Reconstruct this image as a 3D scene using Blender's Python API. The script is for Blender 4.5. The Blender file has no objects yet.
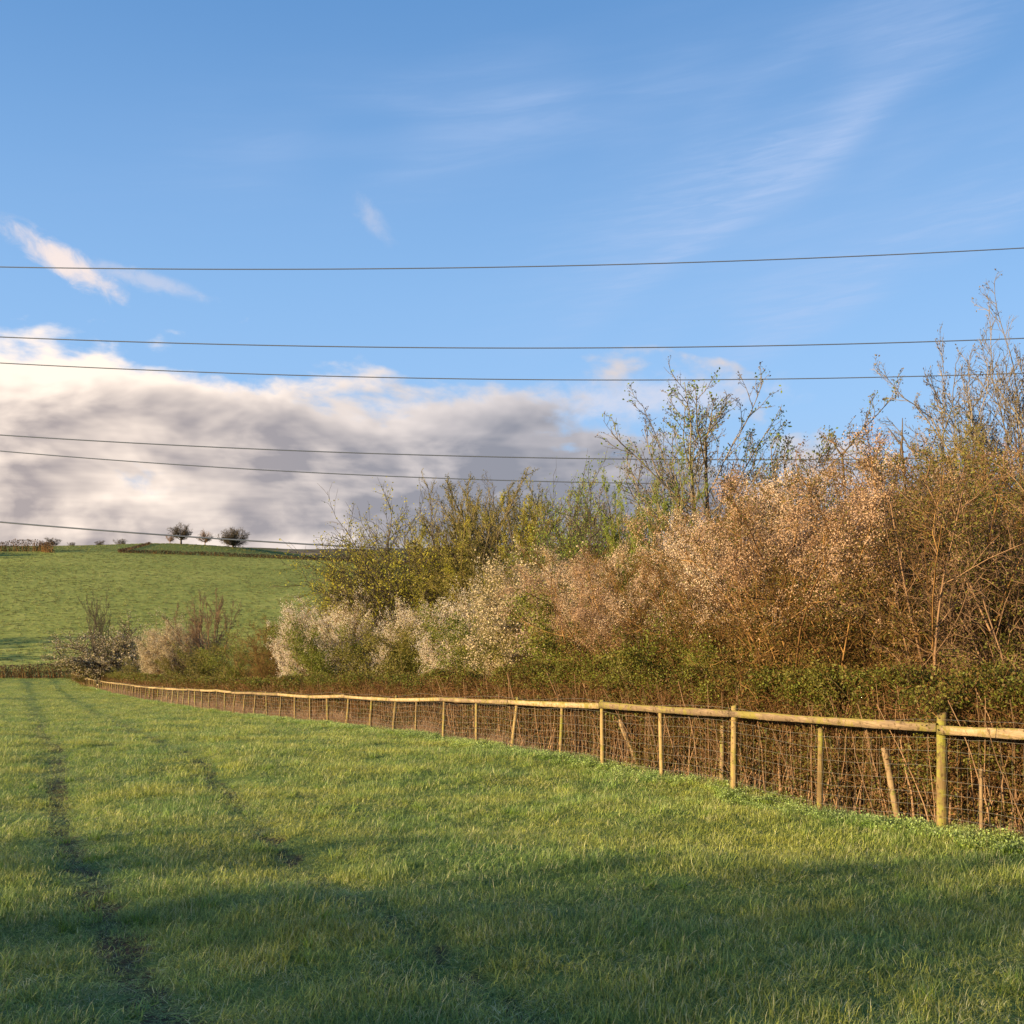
import bpy, math, random
import numpy as np
from mathutils import Vector
R = math.radians
scene = bpy.context.scene
COL = scene.collection
F = 1050.0          # focal length in pixels, horizon row 550, eye height 1.6

# ------------------------------------------------------------------ camera
cam_d = bpy.data.cameras.new('camera'); cam = bpy.data.objects.new('camera', cam_d); COL.objects.link(cam)
cam_d.sensor_width = 36; cam_d.sensor_height = 36; cam_d.sensor_fit = 'HORIZONTAL'
cam_d.lens = 36 * F / 1024.0
cam.location = (0, 0, 1.6); cam.rotation_euler = (R(90) , 0, 0)
cam_d.shift_y = 38 / 1024.0       # level camera, horizon at row 550
cam_d.clip_start = 0.05; cam_d.clip_end = 20000
scene.camera = cam
scene.cycles.max_bounces = 4; scene.cycles.diffuse_bounces = 3; scene.cycles.glossy_bounces = 2; scene.cycles.transmission_bounces = 3
scene.render.resolution_x = 1024; scene.render.resolution_y = 1024

# ------------------------------------------------------------------ sun + exposure
SUN_EL = 13.0
SX, SY = -0.93, -0.37
n_ = math.hypot(SX, SY); SX /= n_; SY /= n_
sun_dir = Vector((SX * math.cos(R(SUN_EL)), SY * math.cos(R(SUN_EL)), math.sin(R(SUN_EL))))
sd = bpy.data.lights.new('sun', 'SUN'); sun = bpy.data.objects.new('sun', sd); COL.objects.link(sun)
sd.energy = 5.0; sd.angle = R(0.55); sd.color = (1.0, 0.75, 0.40)
sun.rotation_euler = sun_dir.to_track_quat('Z', 'Y').to_euler()
scene.view_settings.view_transform = 'Standard'; scene.view_settings.look = 'None'
scene.view_settings.exposure = 1.35; scene.view_settings.gamma = 1

# ------------------------------------------------------------------ tiny node expression helper
class E:
    nt = None
    def __init__(s, sock): s.s = sock
    @staticmethod
    def m(op, *a, clamp=False):
        n = E.nt.nodes.new('ShaderNodeMath'); n.operation = op; n.use_clamp = clamp
        for i, v in enumerate(a):
            if isinstance(v, E): E.nt.links.new(v.s, n.inputs[i])
            else: n.inputs[i].default_value = v
        return E(n.outputs[0])
    def __add__(s, o): return E.m('ADD', s, o)
    __radd__ = __add__
    def __sub__(s, o): return E.m('SUBTRACT', s, o)
    def __rsub__(s, o): return E.m('SUBTRACT', o, s)
    def __mul__(s, o): return E.m('MULTIPLY', s, o)
    __rmul__ = __mul__
    def __truediv__(s, o): return E.m('DIVIDE', s, o)
def sstep(x, a, b):
    n = E.nt.nodes.new('ShaderNodeMapRange'); n.interpolation_type = 'SMOOTHSTEP'
    E.nt.links.new(x.s, n.inputs[0]); n.inputs[1].default_value = a; n.inputs[2].default_value = b
    n.inputs[3].default_value = 0; n.inputs[4].default_value = 1
    return E(n.outputs[0])
def gauss(x, w): return E.m('EXPONENT', (x * x) * (-1.0 / (w * w)))
def vec(x, y, z=0.0):
    n = E.nt.nodes.new('ShaderNodeCombineXYZ')
    for i, v in enumerate((x, y, z)):
        if isinstance(v, E): E.nt.links.new(v.s, n.inputs[i])
        else: n.inputs[i].default_value = v
    return n.outputs[0]
def noise(v, scale, detail=4, rough=.55, dist=0.0):
    n = E.nt.nodes.new('ShaderNodeTexNoise')
    if v is not None: E.nt.links.new(v, n.inputs['Vector'])
    n.inputs['Scale'].default_value = scale; n.inputs['Detail'].default_value = detail
    n.inputs['Roughness'].default_value = rough; n.inputs['Distortion'].default_value = dist
    return E(n.outputs[0])
def curve(x, pts, lo, hi, smin, smax):
    """piecewise smooth curve through pts (x,y) with x in lo..hi, y in smin..smax"""
    n = E.nt.nodes.new('ShaderNodeFloatCurve'); c = n.mapping.curves[0]
    P = [((a - lo) / (hi - lo), (b - smin) / (smax - smin)) for a, b in pts]
    c.points[0].location = P[0]; c.points[1].location = P[-1]
    for p in P[1:-1]: c.points.new(*p)
    n.mapping.update()
    E.nt.links.new(((x - lo) / (hi - lo)).s, n.inputs['Value'])
    return E(n.outputs[0]) * (smax - smin) + smin
def mixc(a, b, f, mode='MIX'):
    n = E.nt.nodes.new('ShaderNodeMix'); n.data_type = 'RGBA'; n.blend_type = mode
    if isinstance(f, E): E.nt.links.new(f.s, n.inputs[0])
    else: n.inputs[0].default_value = f
    for sck, v in ((n.inputs[6], a), (n.inputs[7], b)):
        if isinstance(v, (tuple, list)): sck.default_value = (*v[:3], 1)
        else: E.nt.links.new(v, sck)
    return n.outputs[2]

# ------------------------------------------------------------------ sky: Nishita + clouds by direction
world = bpy.data.worlds.new('World'); scene.world = world; world.use_nodes = True
nt = world.node_tree; E.nt = nt
for n in list(nt.nodes): nt.nodes.remove(n)
sky = nt.nodes.new('ShaderNodeTexSky'); sky.sky_type = 'NISHITA'; sky.sun_disc = False
sky.sun_elevation = R(SUN_EL); sky.sun_rotation = math.atan2(SX, SY)
sky.air_density = 1.0; sky.dust_density = 0.4; sky.ozone_density = 2.0
tc = nt.nodes.new('ShaderNodeTexCoord'); sep = nt.nodes.new('ShaderNodeSeparateXYZ')
nt.links.new(tc.outputs['Generated'], sep.inputs[0])
dx, dy, dz = E(sep.outputs[0]), E(sep.outputs[1]), E(sep.outputs[2])
az = E.m('ARCTAN2', dx, dy) * 57.29578          # degrees, 0 = straight ahead, + right
el = E.m('ARCSINE', dz) * 57.29578
# big cloud bank
warp = noise(vec(az * .05, el * .11, 3.0), 1.0, 2) - .5
warp2 = noise(vec(az * .05, el * .11, 9.0), 1.0, 2) - .5
cu, cvv = az * .062 + warp * .55, el * .115 + warp2 * .35
n1 = noise(vec(cu, cvv, 1.7), 1.9, 7, .54)
n1b = noise(vec(cu - .07, cvv + .05, 1.7), 1.9, 4, .54)     # same field sampled up and towards the sun
edge = curve(az, [(-90, 13), (-45, 14), (-26, 12.4), (-21, 11.2), (-16.5, 10.9), (-14, 11.9), (-11, 12.3), (-7, 11.7), (-4, 10.8), (1, 10.0), (6, 10.6), (10, 10.0), (17, 6.5), (26, 2.0), (90, 3)], -90, 90, 0, 20)
fine_g = noise(vec(az * .05, el * .30, 23.0), 1.6, 4, .55)
dens = (edge - el) * .10 + (n1 - .5) * 2.7
dens = dens - sstep(el - edge, .2, 1.5) * 1.3
gap = gauss(el - 5.4, 2.0) * sstep(az, -6, 4) * .30 * sstep(fine_g, .35, .6)
bank = sstep(dens - gap, .0, .34)
low = sstep(el, 5.0, 1.5) * sstep(az, 24, 4)
fine = noise(vec(az * .045 + warp * .3, el * .34, 7.0), 1.5, 4, .55)
soft = noise(vec(az * .03, el * .07, 17.0), 1.5, 1, .5)
bank = E.m('MAXIMUM', bank, low * (.80 + fine * .3), clamp=True)
top = sstep(edge - el, 3.0, -.4)
rim = sstep(dens, .75, .12)
lit = (n1 - n1b) * 4.0 + top * .30 + rim * .75 - .06 + sstep(az, -9, -25) * .42 * gauss(el - 8.8, 3.0) + (.50 - n1) * .9 * sstep(el, 4, 8)
lit = lit + (fine - .48) * 1.7 * sstep(el, 9, 3) + gauss(el - .0, 1.3) * .30 + (soft - .5) * .5
lit = lit + sstep(az, -13, -23) * .22 * gauss(el - 8.0, 4.5)
lit = E.m('ADD', lit, .13, clamp=True)
# small clouds above the bank
def blob(a0, e0, ang, la, lb, seed, sc=1.0, amp=1.0, str_=1.5, lo=.30, hi=1.15):
    ca, sa = math.cos(R(ang)), math.sin(R(ang))
    u = (az - a0) * ca + (el - e0) * sa; v = (el - e0) * ca - (az - a0) * sa
    g = E.m('EXPONENT', ((u * u) * (-1 / (la * la))) + ((v * v) * (-1 / (lb * lb))))
    nn = noise(vec(u * .30, v * .30 * str_, seed), sc * 2.4, 5, .62, .4)
    return sstep(g * 1.1 + (nn - .5) * 1.5 * sstep(g, .02, .5), lo, hi) * amp
b1 = blob(-23.0, 14.1, -28, 3.4, .95, 11.0, lo=.34, hi=1.2)
b2 = blob(-19.2, 13.6, -12, 3.2, .5, 23.0, amp=.35, lo=.25, hi=1.2)
b3 = blob(-7.5, 17.3, -50, 1.7, .8, 36.0, amp=.28, lo=.35, hi=1.5)
b4 = blob(7.0, 8.1, 2, 8.0, 1.3, 53.0, amp=.5, lo=.25, hi=1.3)
small = E.m('MAXIMUM', E.m('MAXIMUM', b1, b2), E.m('MAXIMUM', b3, b4))
# thin high cirrus
def cirrus(a0, e0, ang, la, lb, seed, ripple, amp, asym=True):
    ca, sa = math.cos(R(ang)), math.sin(R(ang))
    u = (az - a0) * ca + (el - e0) * sa; v = (el - e0) * ca - (az - a0) * sa
    gu = gauss(u, la)
    gv = sstep(v, -lb * .25, lb * .25) * gauss(v, lb) if asym else gauss(v, lb)
    rr = noise(vec(az * .10 + el * .05, el * .95 - az * .10, seed), ripple, 4, .62, .5)
    bb = noise(vec(u * .10, v * .3, seed + 5), 1.0, 1)
    return gu * gv * (sstep(rr, .36, .74) * .65 + .40) * sstep(bb, .2, .62) * amp
c1 = cirrus(14.0, 17.6, 30, 12, 4.6, 51.0, 2.6, .60)
c2 = cirrus(18.5, 12.4, 24, 14, 3.6, 61.0, 2.6, .50)
c3 = cirrus(-2.5, 22.0, 10, 13, 2.6, 71.0, .9, .42, False)
c4 = cirrus(20, 22.5, 32, 13, 4.5, 81.0, .8, .36, False)
cir = E.m('ADD', E.m('ADD', c1, c2), E.m('ADD', c3, c4), clamp=True)
# colours (values are radiance before the 0.1 background strength)
bluegrade = mixc((1.00, 1.10, 1.22), (1.25, 1.04, 1.02), sstep(el, 24, 0))
skyc = mixc(sky.outputs[0], bluegrade, 1.0, 'MULTIPLY')
grad = mixc((.58, 1.58, 3.45), (1.62, 3.00, 5.1), sstep(el, 34, 6))
grad = mixc(grad, (1.75, 2.75, 4.3), sstep(el, 8, -1) * .8)
grad = mixc(grad, (.36, 1.0, 2.5), sstep(el, 35, 85))
skyc = mixc(skyc, grad, sstep(dy, -.5, .3) * .85)
grey = mixc((2.45, 2.15, 2.15), (1.65, 1.72, 2.05), sstep(az, -26, 2))
white = mixc((6.6, 5.6, 4.8), (3.9, 3.65, 3.75), sstep(az, -24, 5))
cl = mixc(grey, white, lit)
out = mixc(skyc, (2.6, 3.35, 4.9), cir)
out = mixc(out, (5.2, 4.5, 4.3), small)
out = mixc(out, cl, bank)
bg = nt.nodes.new('ShaderNodeBackground'); bg.inputs['Strength'].default_value = 0.072
wo = nt.nodes.new('ShaderNodeOutputWorld')
nt.links.new(out, bg.inputs['Color']); nt.links.new(bg.outputs[0], wo.inputs['Surface'])
world.cycles.sampling_method = 'MANUAL'; world.cycles.sample_map_resolution = 512

# ------------------------------------------------------------------ helpers
def tag(o, label=None, cat=None, group=None, kind=None):
    if label: o['label'] = label
    if cat: o['category'] = cat
    if group: o['group'] = group
    if kind: o['kind'] = kind
    return o
def empty(name, loc=(0, 0, 0), rz=0.0):
    o = bpy.data.objects.new(name, None); COL.objects.link(o); o.location = loc; o.rotation_euler[2] = rz
    o.empty_display_size = .3
    return o
def link(name, me, parent=None, mat=None):
    o = bpy.data.objects.new(name, me); COL.objects.link(o)
    if parent is not None: o.parent = parent
    if mat is not None:
        if len(me.materials) == 0: me.materials.append(None)
        o.material_slots[0].link = 'OBJECT'; o.material_slots[0].material = mat
    return o
def mesh(name, V, Q, smooth=False):
    V = np.asarray(V, np.float32).reshape(-1, 3); Q = np.asarray(Q, np.int32)
    k = Q.shape[1]
    me = bpy.data.meshes.new(name); me.vertices.add(len(V)); me.vertices.foreach_set('co', V.ravel())
    me.loops.add(Q.size); me.loops.foreach_set('vertex_index', Q.ravel())
    me.polygons.add(len(Q)); me.polygons.foreach_set('loop_start', np.arange(0, Q.size, k, dtype=np.int32))
    me.polygons.foreach_set('loop_total', np.full(len(Q), k, np.int32))
    if smooth: me.polygons.foreach_set('use_smooth', np.ones(len(Q), bool))
    me.update(calc_edges=True); me.materials.append(None)
    return me
def unit(v): return v / np.maximum(np.linalg.norm(v, axis=-1, keepdims=True), 1e-9)
def tubes(P, rad, S=3, cap=False):
    """P (N,K,3), rad (N,K) -> verts, quads"""
    N, K, _ = P.shape
    T = np.empty_like(P); T[:, 1:-1] = P[:, 2:] - P[:, :-2]; T[:, 0] = P[:, 1] - P[:, 0]; T[:, -1] = P[:, -1] - P[:, -2]
    T = unit(T)
    ref = np.where(np.abs(T[:, :1, 2:3]) > .8, np.array([1., .13, 0]), np.array([.11, 0, 1.]))
    ref = np.broadcast_to(ref, P.shape)
    A = unit(np.cross(T, ref)); B = np.cross(T, A)
    ang = np.arange(S) * 2 * np.pi / S
    V = P[:, :, None, :] + rad[:, :, None, None] * (A[:, :, None, :] * np.cos(ang)[None, None, :, None] + B[:, :, None, :] * np.sin(ang)[None, None, :, None])
    idx = np.arange(N * K * S).reshape(N, K, S)
    a = idx[:, :-1]; b = np.roll(a, -1, 2); c = idx[:, 1:]; d = np.roll(c, -1, 2)
    Q = np.stack([a, b, d, c], -1).reshape(-1, 4)
    V = V.reshape(-1, 3)
    if cap and S == 4:
        Q = np.concatenate([Q, idx[:, -1], idx[:, 0][:, ::-1]])
    return V, Q
def join(parts):
    Vs, Qs, o = [], [], 0
    for V, Q in parts:
        if len(V) == 0: continue
        Vs.append(V); Qs.append(Q + o); o += len(V)
    return np.concatenate(Vs), np.concatenate(Qs)
def leaves(rng, C, size, up=.3, aspect=1.7):
    """diamond leaves with a fold, centres C"""
    N = len(C); s = np.asarray(size) * rng.uniform(.65, 1.3, N)
    d = rng.normal(size=(N, 3)); d[:, 2] += up; d = unit(d)
    w = unit(np.cross(d, rng.normal(size=(N, 3)))); nrm = np.cross(d, w)
    s = s[:, None]
    a = C; b = C + d * s * .5 + w * s * .5 / aspect + nrm * s * .08; c = C + d * s; e = C + d * s * .5 - w * s * .5 / aspect + nrm * s * .08
    V = np.stack([a, b, c, e], 1).reshape(-1, 3)
    Q = np.arange(4 * N).reshape(N, 4)
    return V, Q
def poly(rng, start, d, length, r0, K, wob=.25, trop=.1, taper=.25, droop=0.0):
    N = len(start); P = np.empty((N, K, 3)); P[:, 0] = start; d = unit(d.copy()); st = (length / (K - 1))[:, None]
    for k in range(1, K):
        P[:, k] = P[:, k - 1] + d * st
        d = d + rng.normal(size=(N, 3)) * wob; d[:, 2] += trop - droop * k / K; d = unit(d)
    t = np.linspace(0, 1, K)[None]
    return P, r0[:, None] * (1 - (1 - taper) * t)
def kids(rng, P, rad, n, tmin, tmax, ang, ratio, rr=.55, shape=.5, minlen=0.0):
    N, K, _ = P.shape; L = np.linalg.norm(np.diff(P, axis=1), axis=2).sum(1)
    t = (np.arange(n)[None] + rng.uniform(0, 1, (N, n))) / n; t = tmin + (tmax - tmin) * t
    f = t * (K - 1); i = np.minimum(f.astype(int), K - 2); fr = f - i
    r = np.arange(N)[:, None]
    A = P[r, i]; B = P[r, i + 1]; S = A + (B - A) * fr[..., None]; T = unit(B - A)
    R0 = rad[r, i] + (rad[r, i + 1] - rad[r, i]) * fr
    q = unit(np.cross(T, rng.normal(size=T.shape)))
    an = np.radians(rng.normal(ang, ang * .22, (N, n)))[..., None]
    D = T * np.cos(an) + q * np.sin(an)
    ln = np.maximum(L[:, None] * ratio * (1 - shape * t) * rng.uniform(.6, 1.25, (N, n)), minlen)
    return S.reshape(-1, 3), D.reshape(-1, 3), ln.ravel(), (R0 * rr).ravel()

# ------------------------------------------------------------------ materials
def new_mat(name):
    m = bpy.data.materials.new(name); m.use_nodes = True; E.nt = m.node_tree
    for n in list(E.nt.nodes): E.nt.nodes.remove(n)
    o = E.nt.nodes.new('ShaderNodeOutputMaterial')
    return m, o
def ramp(x, stops):
    n = E.nt.nodes.new('ShaderNodeValToRGB'); cr = n.color_ramp
    for i, (p, c) in enumerate(stops):
        e = cr.elements[i] if i < 2 else cr.elements.new(p)
        e.position = p; e.color = (*c, 1)
    E.nt.links.new(x.s, n.inputs[0])
    return n.outputs[0]
def island():
    return E(E.nt.nodes.new('ShaderNodeNewGeometry').outputs['Random Per Island'])
def leaf_mat(name, cols, trans=.35, rough=.6, nscale=.9, namp=.6, spec=.3):
    m, o = new_mat(name); nt = m.node_tree
    tcn = nt.nodes.new('ShaderNodeNewGeometry'); oi = nt.nodes.new('ShaderNodeObjectInfo')
    pn = noise(tcn.outputs['Position'], nscale, 3)
    f = island() * (1 - namp) + (pn - .25) * 2.0 * namp
    f = f + (E(oi.outputs['Random']) - .5) * .18
    k = len(cols)
    c = ramp(f, [(i / max(k - 1, 1), cc) for i, cc in enumerate(cols)])
    b = nt.nodes.new('ShaderNodeBsdfPrincipled'); nt.links.new(c, b.inputs['Base Color'])
    b.inputs['Roughness'].default_value = rough; b.inputs['Specular IOR Level'].default_value = spec
    t = nt.nodes.new('ShaderNodeBsdfTranslucent'); nt.links.new(c, t.inputs['Color'])
    mx = nt.nodes.new('ShaderNodeMixShader'); mx.inputs[0].default_value = trans
    nt.links.new(b.outputs[0], mx.inputs[1]); nt.links.new(t.outputs[0], mx.inputs[2]); nt.links.new(mx.outputs[0], o.inputs[0])
    return m
def bark_mat(name, cols, scale=6, rough=.85, bump=.0):
    m, o = new_mat(name); nt = m.node_tree
    g = nt.nodes.new('ShaderNodeNewGeometry')
    f = noise(g.outputs['Position'], scale, 4) * .75 + island() * .4 - .05
    k = len(cols); c = ramp(f, [(.15 + .7 * i / max(k - 1, 1), cc) for i, cc in enumerate(cols)])
    b = nt.nodes.new('ShaderNodeBsdfPrincipled'); nt.links.new(c, b.inputs['Base Color'])
    b.inputs['Roughness'].default_value = rough; b.inputs['Specular IOR Level'].default_value = .2
    if bump:
        bn = nt.nodes.new('ShaderNodeBump'); bn.inputs['Strength'].default_value = bump; bn.inputs['Distance'].default_value = .02
        nt.links.new(noise(g.outputs['Position'], scale * 5, 3).s, bn.inputs['Height']); nt.links.new(bn.outputs[0], b.inputs['Normal'])
    nt.links.new(b.outputs[0], o.inputs[0])
    return m
M = {}
M['bark_brown'] = bark_mat('bark_brown', [(.07, .045, .028), (.20, .12, .07), (.34, .21, .12)])
M['bark_red'] = bark_mat('bark_red', [(.024, .013, .006), (.13, .066, .024), (.42, .24, .085)])
M['bark_grey'] = bark_mat('bark_grey', [(.10, .085, .06), (.20, .165, .12), (.33, .27, .20)])
M['bark_dark'] = bark_mat('bark_dark', [(.035, .028, .02), (.08, .062, .045), (.14, .11, .08)])
M['bark_olive'] = bark_mat('bark_olive', [(.075, .06, .022), (.17, .135, .05), (.28, .22, .09)])
M['leaf_rust'] = leaf_mat('leaf_rust', [(.035, .02, .008), (.19, .105, .020), (.13, .11, .015), (.07, .085, .012), (.40, .22, .045)])
M['hedge_wood'] = bark_mat('hedge_wood', [(.035, .018, .009), (.15, .075, .03), (.30, .16, .06)])
M['leaf_olive'] = leaf_mat('leaf_olive', [(.07, .075, .014), (.14, .14, .022), (.21, .18, .035), (.17, .11, .03)])
M['leaf_hedge'] = leaf_mat('leaf_hedge', [(.03, .028, .010), (.15, .075, .022), (.09, .11, .016), (.19, .105, .03), (.12, .165, .022)], nscale=1.3, namp=.45)
M['leaf_green'] = leaf_mat('leaf_green', [(.07, .09, .012), (.13, .155, .02), (.19, .21, .03), (.22, .19, .035)])
M['leaf_yellow'] = leaf_mat('leaf_yellow', [(.24, .20, .02), (.38, .31, .03), (.32, .33, .04), (.46, .36, .07)], trans=.45)
M['leaf_lime'] = leaf_mat('leaf_lime', [(.14, .21, .03), (.22, .29, .045), (.30, .33, .06)], trans=.5)
M['leaf_bud'] = leaf_mat('leaf_bud', [(.05, .04, .03), (.10, .075, .05), (.16, .13, .06)], trans=.1)
M['blossom'] = leaf_mat('blossom', [(.55, .44, .32), (.68, .58, .46), (.80, .72, .60), (.86, .81, .72)], trans=.45, namp=.35)
M['seedfluff'] = leaf_mat('seedfluff', [(.42, .28, .18), (.56, .40, .27), (.68, .52, .38), (.78, .65, .51)], trans=.3, namp=.4)
M['cream'] = leaf_mat('cream', [(.34, .26, .15), (.54, .44, .29), (.70, .61, .45)], trans=.3, namp=.4)
M['dry'] = leaf_mat('dry', [(.22, .125, .075), (.40, .25, .155), (.52, .36, .24), (.36, .22, .14)], trans=.3)
M['dry_brown'] = leaf_mat('dry_brown', [(.025, .016, .010), (.06, .035, .02), (.11, .065, .035), (.05, .045, .018)], trans=.2)

# ------------------------------------------------------------------ terrain
yy = np.arange(-4200, 9000, 1.0)
prof = np.interp(yy, [-4200, -500, -60, 0, 12.2, 15.8, 19.4, 23.1, 30.6, 48, 79, 110, 150, 166, 200, 300, 385, 410, 450, 490, 530, 700, 1200, 2500, 5000, 9000],
                 [70, 40, 7.4, 0, -1.78, -2.06, -2.36, -2.77, -3.72, -5.95, -9.7, -13.2, -17.3, -18.2, -15.4, -7.6, -.7, .9, 2.2, 3.0, 3.0, -12, -16, -4, 4, 5])
kk = np.exp(-.5 * (np.arange(-9, 10) / 3.0) ** 2); kk /= kk.sum(); sm1 = np.convolve(prof, kk, 'same')
kk = np.exp(-.5 * (np.arange(-45, 46) / 16.0) ** 2); kk /= kk.sum(); sm2 = np.convolve(prof, kk, 'same')
w_ = np.clip((yy - 60) / 60, 0, 1) + np.clip((-10 - yy) / 40, 0, 1); prof = sm1 * (1 - w_) + sm2 * w_
FX = np.array([[200, -420], [14.6, -9], [5.0, 12.2], [-3.65, 31], [-12.5, 48], [-28, 79], [-43, 110], [-63, 150], [-70, 163]], float)
def rail_h(y): return np.interp(y, [10, 12.2, 15.8, 19.4, 23.1, 31], [1.23, 1.21, 1.17, 1.12, 1.07, 1.02])
def fence_x(y): return np.interp(y, FX[:, 1], FX[:, 0])
def gz(x, y):
    x = np.asarray(x, float); y = np.asarray(y, float)
    z = np.interp(y, yy, prof)
    w = np.clip((y - 165) / 235, 0, 1); w = w * w * (3 - 2 * w)
    z = z - w * np.clip((x + 150) / 88 * 3.6, -.5, 22) * np.clip(1.6 - y / 1500, 0, 1)
    z = z + 1.6 * np.exp(-((x + 150) / 38) ** 2 - ((y - 475) / 30) ** 2)
    z = z - np.clip((y - 415) / 50, 0, 1) * np.clip((x + 122) / 55 * 4.5, 0, 7) * np.clip((900 - y) / 300, 0, 1)
    far = np.clip((y - 900) / 800, 0, 1)
    z = z + far * (6 * np.sin(x * .0031 + 1.2) + 5 * np.sin(x * .0071 + y * .002) + 4 * np.sin(y * .004))
    near = np.exp(-((y - 15) / 60) ** 2)
    z = z + near * (.035 * np.sin(x * 1.1 + .4 * y) * np.cos(y * .9) + .03 * np.sin(y * 1.9 + x * .7))
    # vehicle ruts
    rl, rr_ = rutx(y)
    inr = np.clip((y + 30) / 20, 0, 1) * np.clip((140 - y) / 20, 0, 1)
    z = z - inr * .05 * (np.exp(-((x - rl) / .24) ** 2) + np.exp(-((x - rr_) / .20) ** 2))
    # ditch bank below hedge
    return z
def rutx(y):
    rl = -4.04 - .465 * (y - 9.94) + .12 * np.sin(y * .35)
    rr_ = -2.4 - .415 * (y - 11.3) - np.clip(y - 22, 0, 200) * .045 + .10 * np.sin(y * .31 + 1)
    return rl, rr_
def spaced(lo, hi, d0, g, fine_lo, fine_hi):
    a = list(np.arange(fine_lo, fine_hi, d0)); s = d0
    v = a[-1]
    while v < hi: s = min(s * g, 220); v += s; a.append(v)
    s = d0; v = a[0]
    while v > lo: s = min(s * g, 220); v -= s; a.insert(0, v)
    return np.array(a)
gx = spaced(-6000, 6000, .22, 1.035, -13, 9); gy = spaced(-3500, 8500, .25, 1.022, 2, 34)
Xg, Yg = np.meshgrid(gx, gy); Zg = gz(Xg, Yg)
nx, ny = len(gx), len(gy)
idx = np.arange(nx * ny).reshape(ny, nx)
Qg = np.stack([idx[:-1, :-1], idx[:-1, 1:], idx[1:, 1:], idx[1:, :-1]], -1)
def zone_attr(me, x, y):
    rl, rr_ = rutx(y)
    rut = np.maximum(np.exp(-((x - rl) / .30) ** 2), .85 * np.exp(-((x - rr_) / .28) ** 2)) * ((y > -30) & (y < 145))
    litter = np.clip((x - fence_x(y)) / .8 + .1, 0, 1) * (y < 170)
    a = me.attributes.new('zone', 'FLOAT_COLOR', 'POINT')
    a.data.foreach_set('color', np.stack([rut, litter, y * 0, y * 0 + 1], -1).astype(np.float32).ravel())
def ground_part(name, sel, mat):
    Q = Qg[sel].reshape(-1, 4)
    u, inv = np.unique(Q, return_inverse=True)
    V = np.stack([Xg.ravel()[u], Yg.ravel()[u], Zg.ravel()[u]], -1)
    me = mesh(name, V, inv.reshape(-1, 4), True); zone_attr(me, V[:, 0], V[:, 1])
    o = link(name, me, None, mat); o['kind'] = 'structure'; return o

# field surface material
m, o = new_mat('field_soil_and_grass'); nt = m.node_tree
g = nt.nodes.new('ShaderNodeNewGeometry'); pos = g.outputs['Position']
at = nt.nodes.new('ShaderNodeAttribute'); at.attribute_name = 'zone'; sp = nt.nodes.new('ShaderNodeSeparateColor'); nt.links.new(at.outputs['Color'], sp.inputs[0])
nA = noise(pos, 1.2, 5); nB = noise(pos, 22, 4); nC = noise(pos, .15, 3)
gcol = ramp(nB * .6 + nA * .4, [(.3, (.06, .09, .025)), (.55, (.14, .20, .05)), (.75, (.22, .27, .07))])
soil = ramp(nB, [(.3, (.035, .028, .016)), (.55, (.09, .065, .04)), (.7, (.09, .12, .04))])
c = mixc(gcol, soil, sstep(E(sp.outputs[0]) + (nA - .5) * 1.2, .55, .85))
litc = ramp(nB * .7 + nA * .3, [(.3, (.03, .018, .010)), (.5, (.08, .045, .022)), (.72, (.06, .07, .02))])
c = mixc(c, litc, E(sp.outputs[1]))
b = nt.nodes.new('ShaderNodeBsdfPrincipled'); nt.links.new(c, b.inputs['Base Color']); b.inputs['Roughness'].default_value = .95; b.inputs['Specular IOR Level'].default_value = .1
bn = nt.nodes.new('ShaderNodeBump'); bn.inputs['Strength'].default_value = .8; bn.inputs['Distance'].default_value = .04
nt.links.new((nB + noise(pos, 6, 4)).s, bn.inputs['Height']); nt.links.new(bn.outputs[0], b.inputs['Normal']); nt.links.new(b.outputs[0], o.inputs[0])
M['field'] = m
# hill
m, o = new_mat('hill_pasture'); nt = m.node_tree
g = nt.nodes.new('ShaderNodeNewGeometry'); pos = g.outputs['Position']
sx = nt.nodes.new('ShaderNodeSeparateXYZ'); nt.links.new(pos, sx.inputs[0]); X_, Y_, Z_ = E(sx.outputs[0]), E(sx.outputs[1]), E(sx.outputs[2])
big = noise(pos, .02, 4); mid = noise(vec(X_ * .30 + Y_ * .1, Y_ * .22), 1.0, 5, .7); fi = noise(vec(X_ * .9 + Y_ * .4, Y_ * .8), 1.0, 4, .7)
f = mid * .40 + fi * .40 + big * .25
c = ramp(f, [(.36, (.085, .10, .022)), (.47, (.17, .205, .042)), (.56, (.26, .285, .065)), (.68, (.36, .345, .11))])
c = mixc(c, (.085, .125, .03), sstep(Y_, 404, 418) * .8)      # second pasture above the far hedge line
b = nt.nodes.new('ShaderNodeBsdfPrincipled'); nt.links.new(c, b.inputs['Base Color']); b.inputs['Roughness'].default_value = .95; b.inputs['Specular IOR Level'].default_value = .1
bn = nt.nodes.new('ShaderNodeBump'); bn.inputs['Strength'].default_value = .55; bn.inputs['Distance'].default_value = .5
nt.links.new((fi * .5 + mid).s, bn.inputs['Height']); nt.links.new(bn.outputs[0], b.inputs['Normal']); nt.links.new(b.outputs[0], o.inputs[0])
M['hill'] = m
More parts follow.
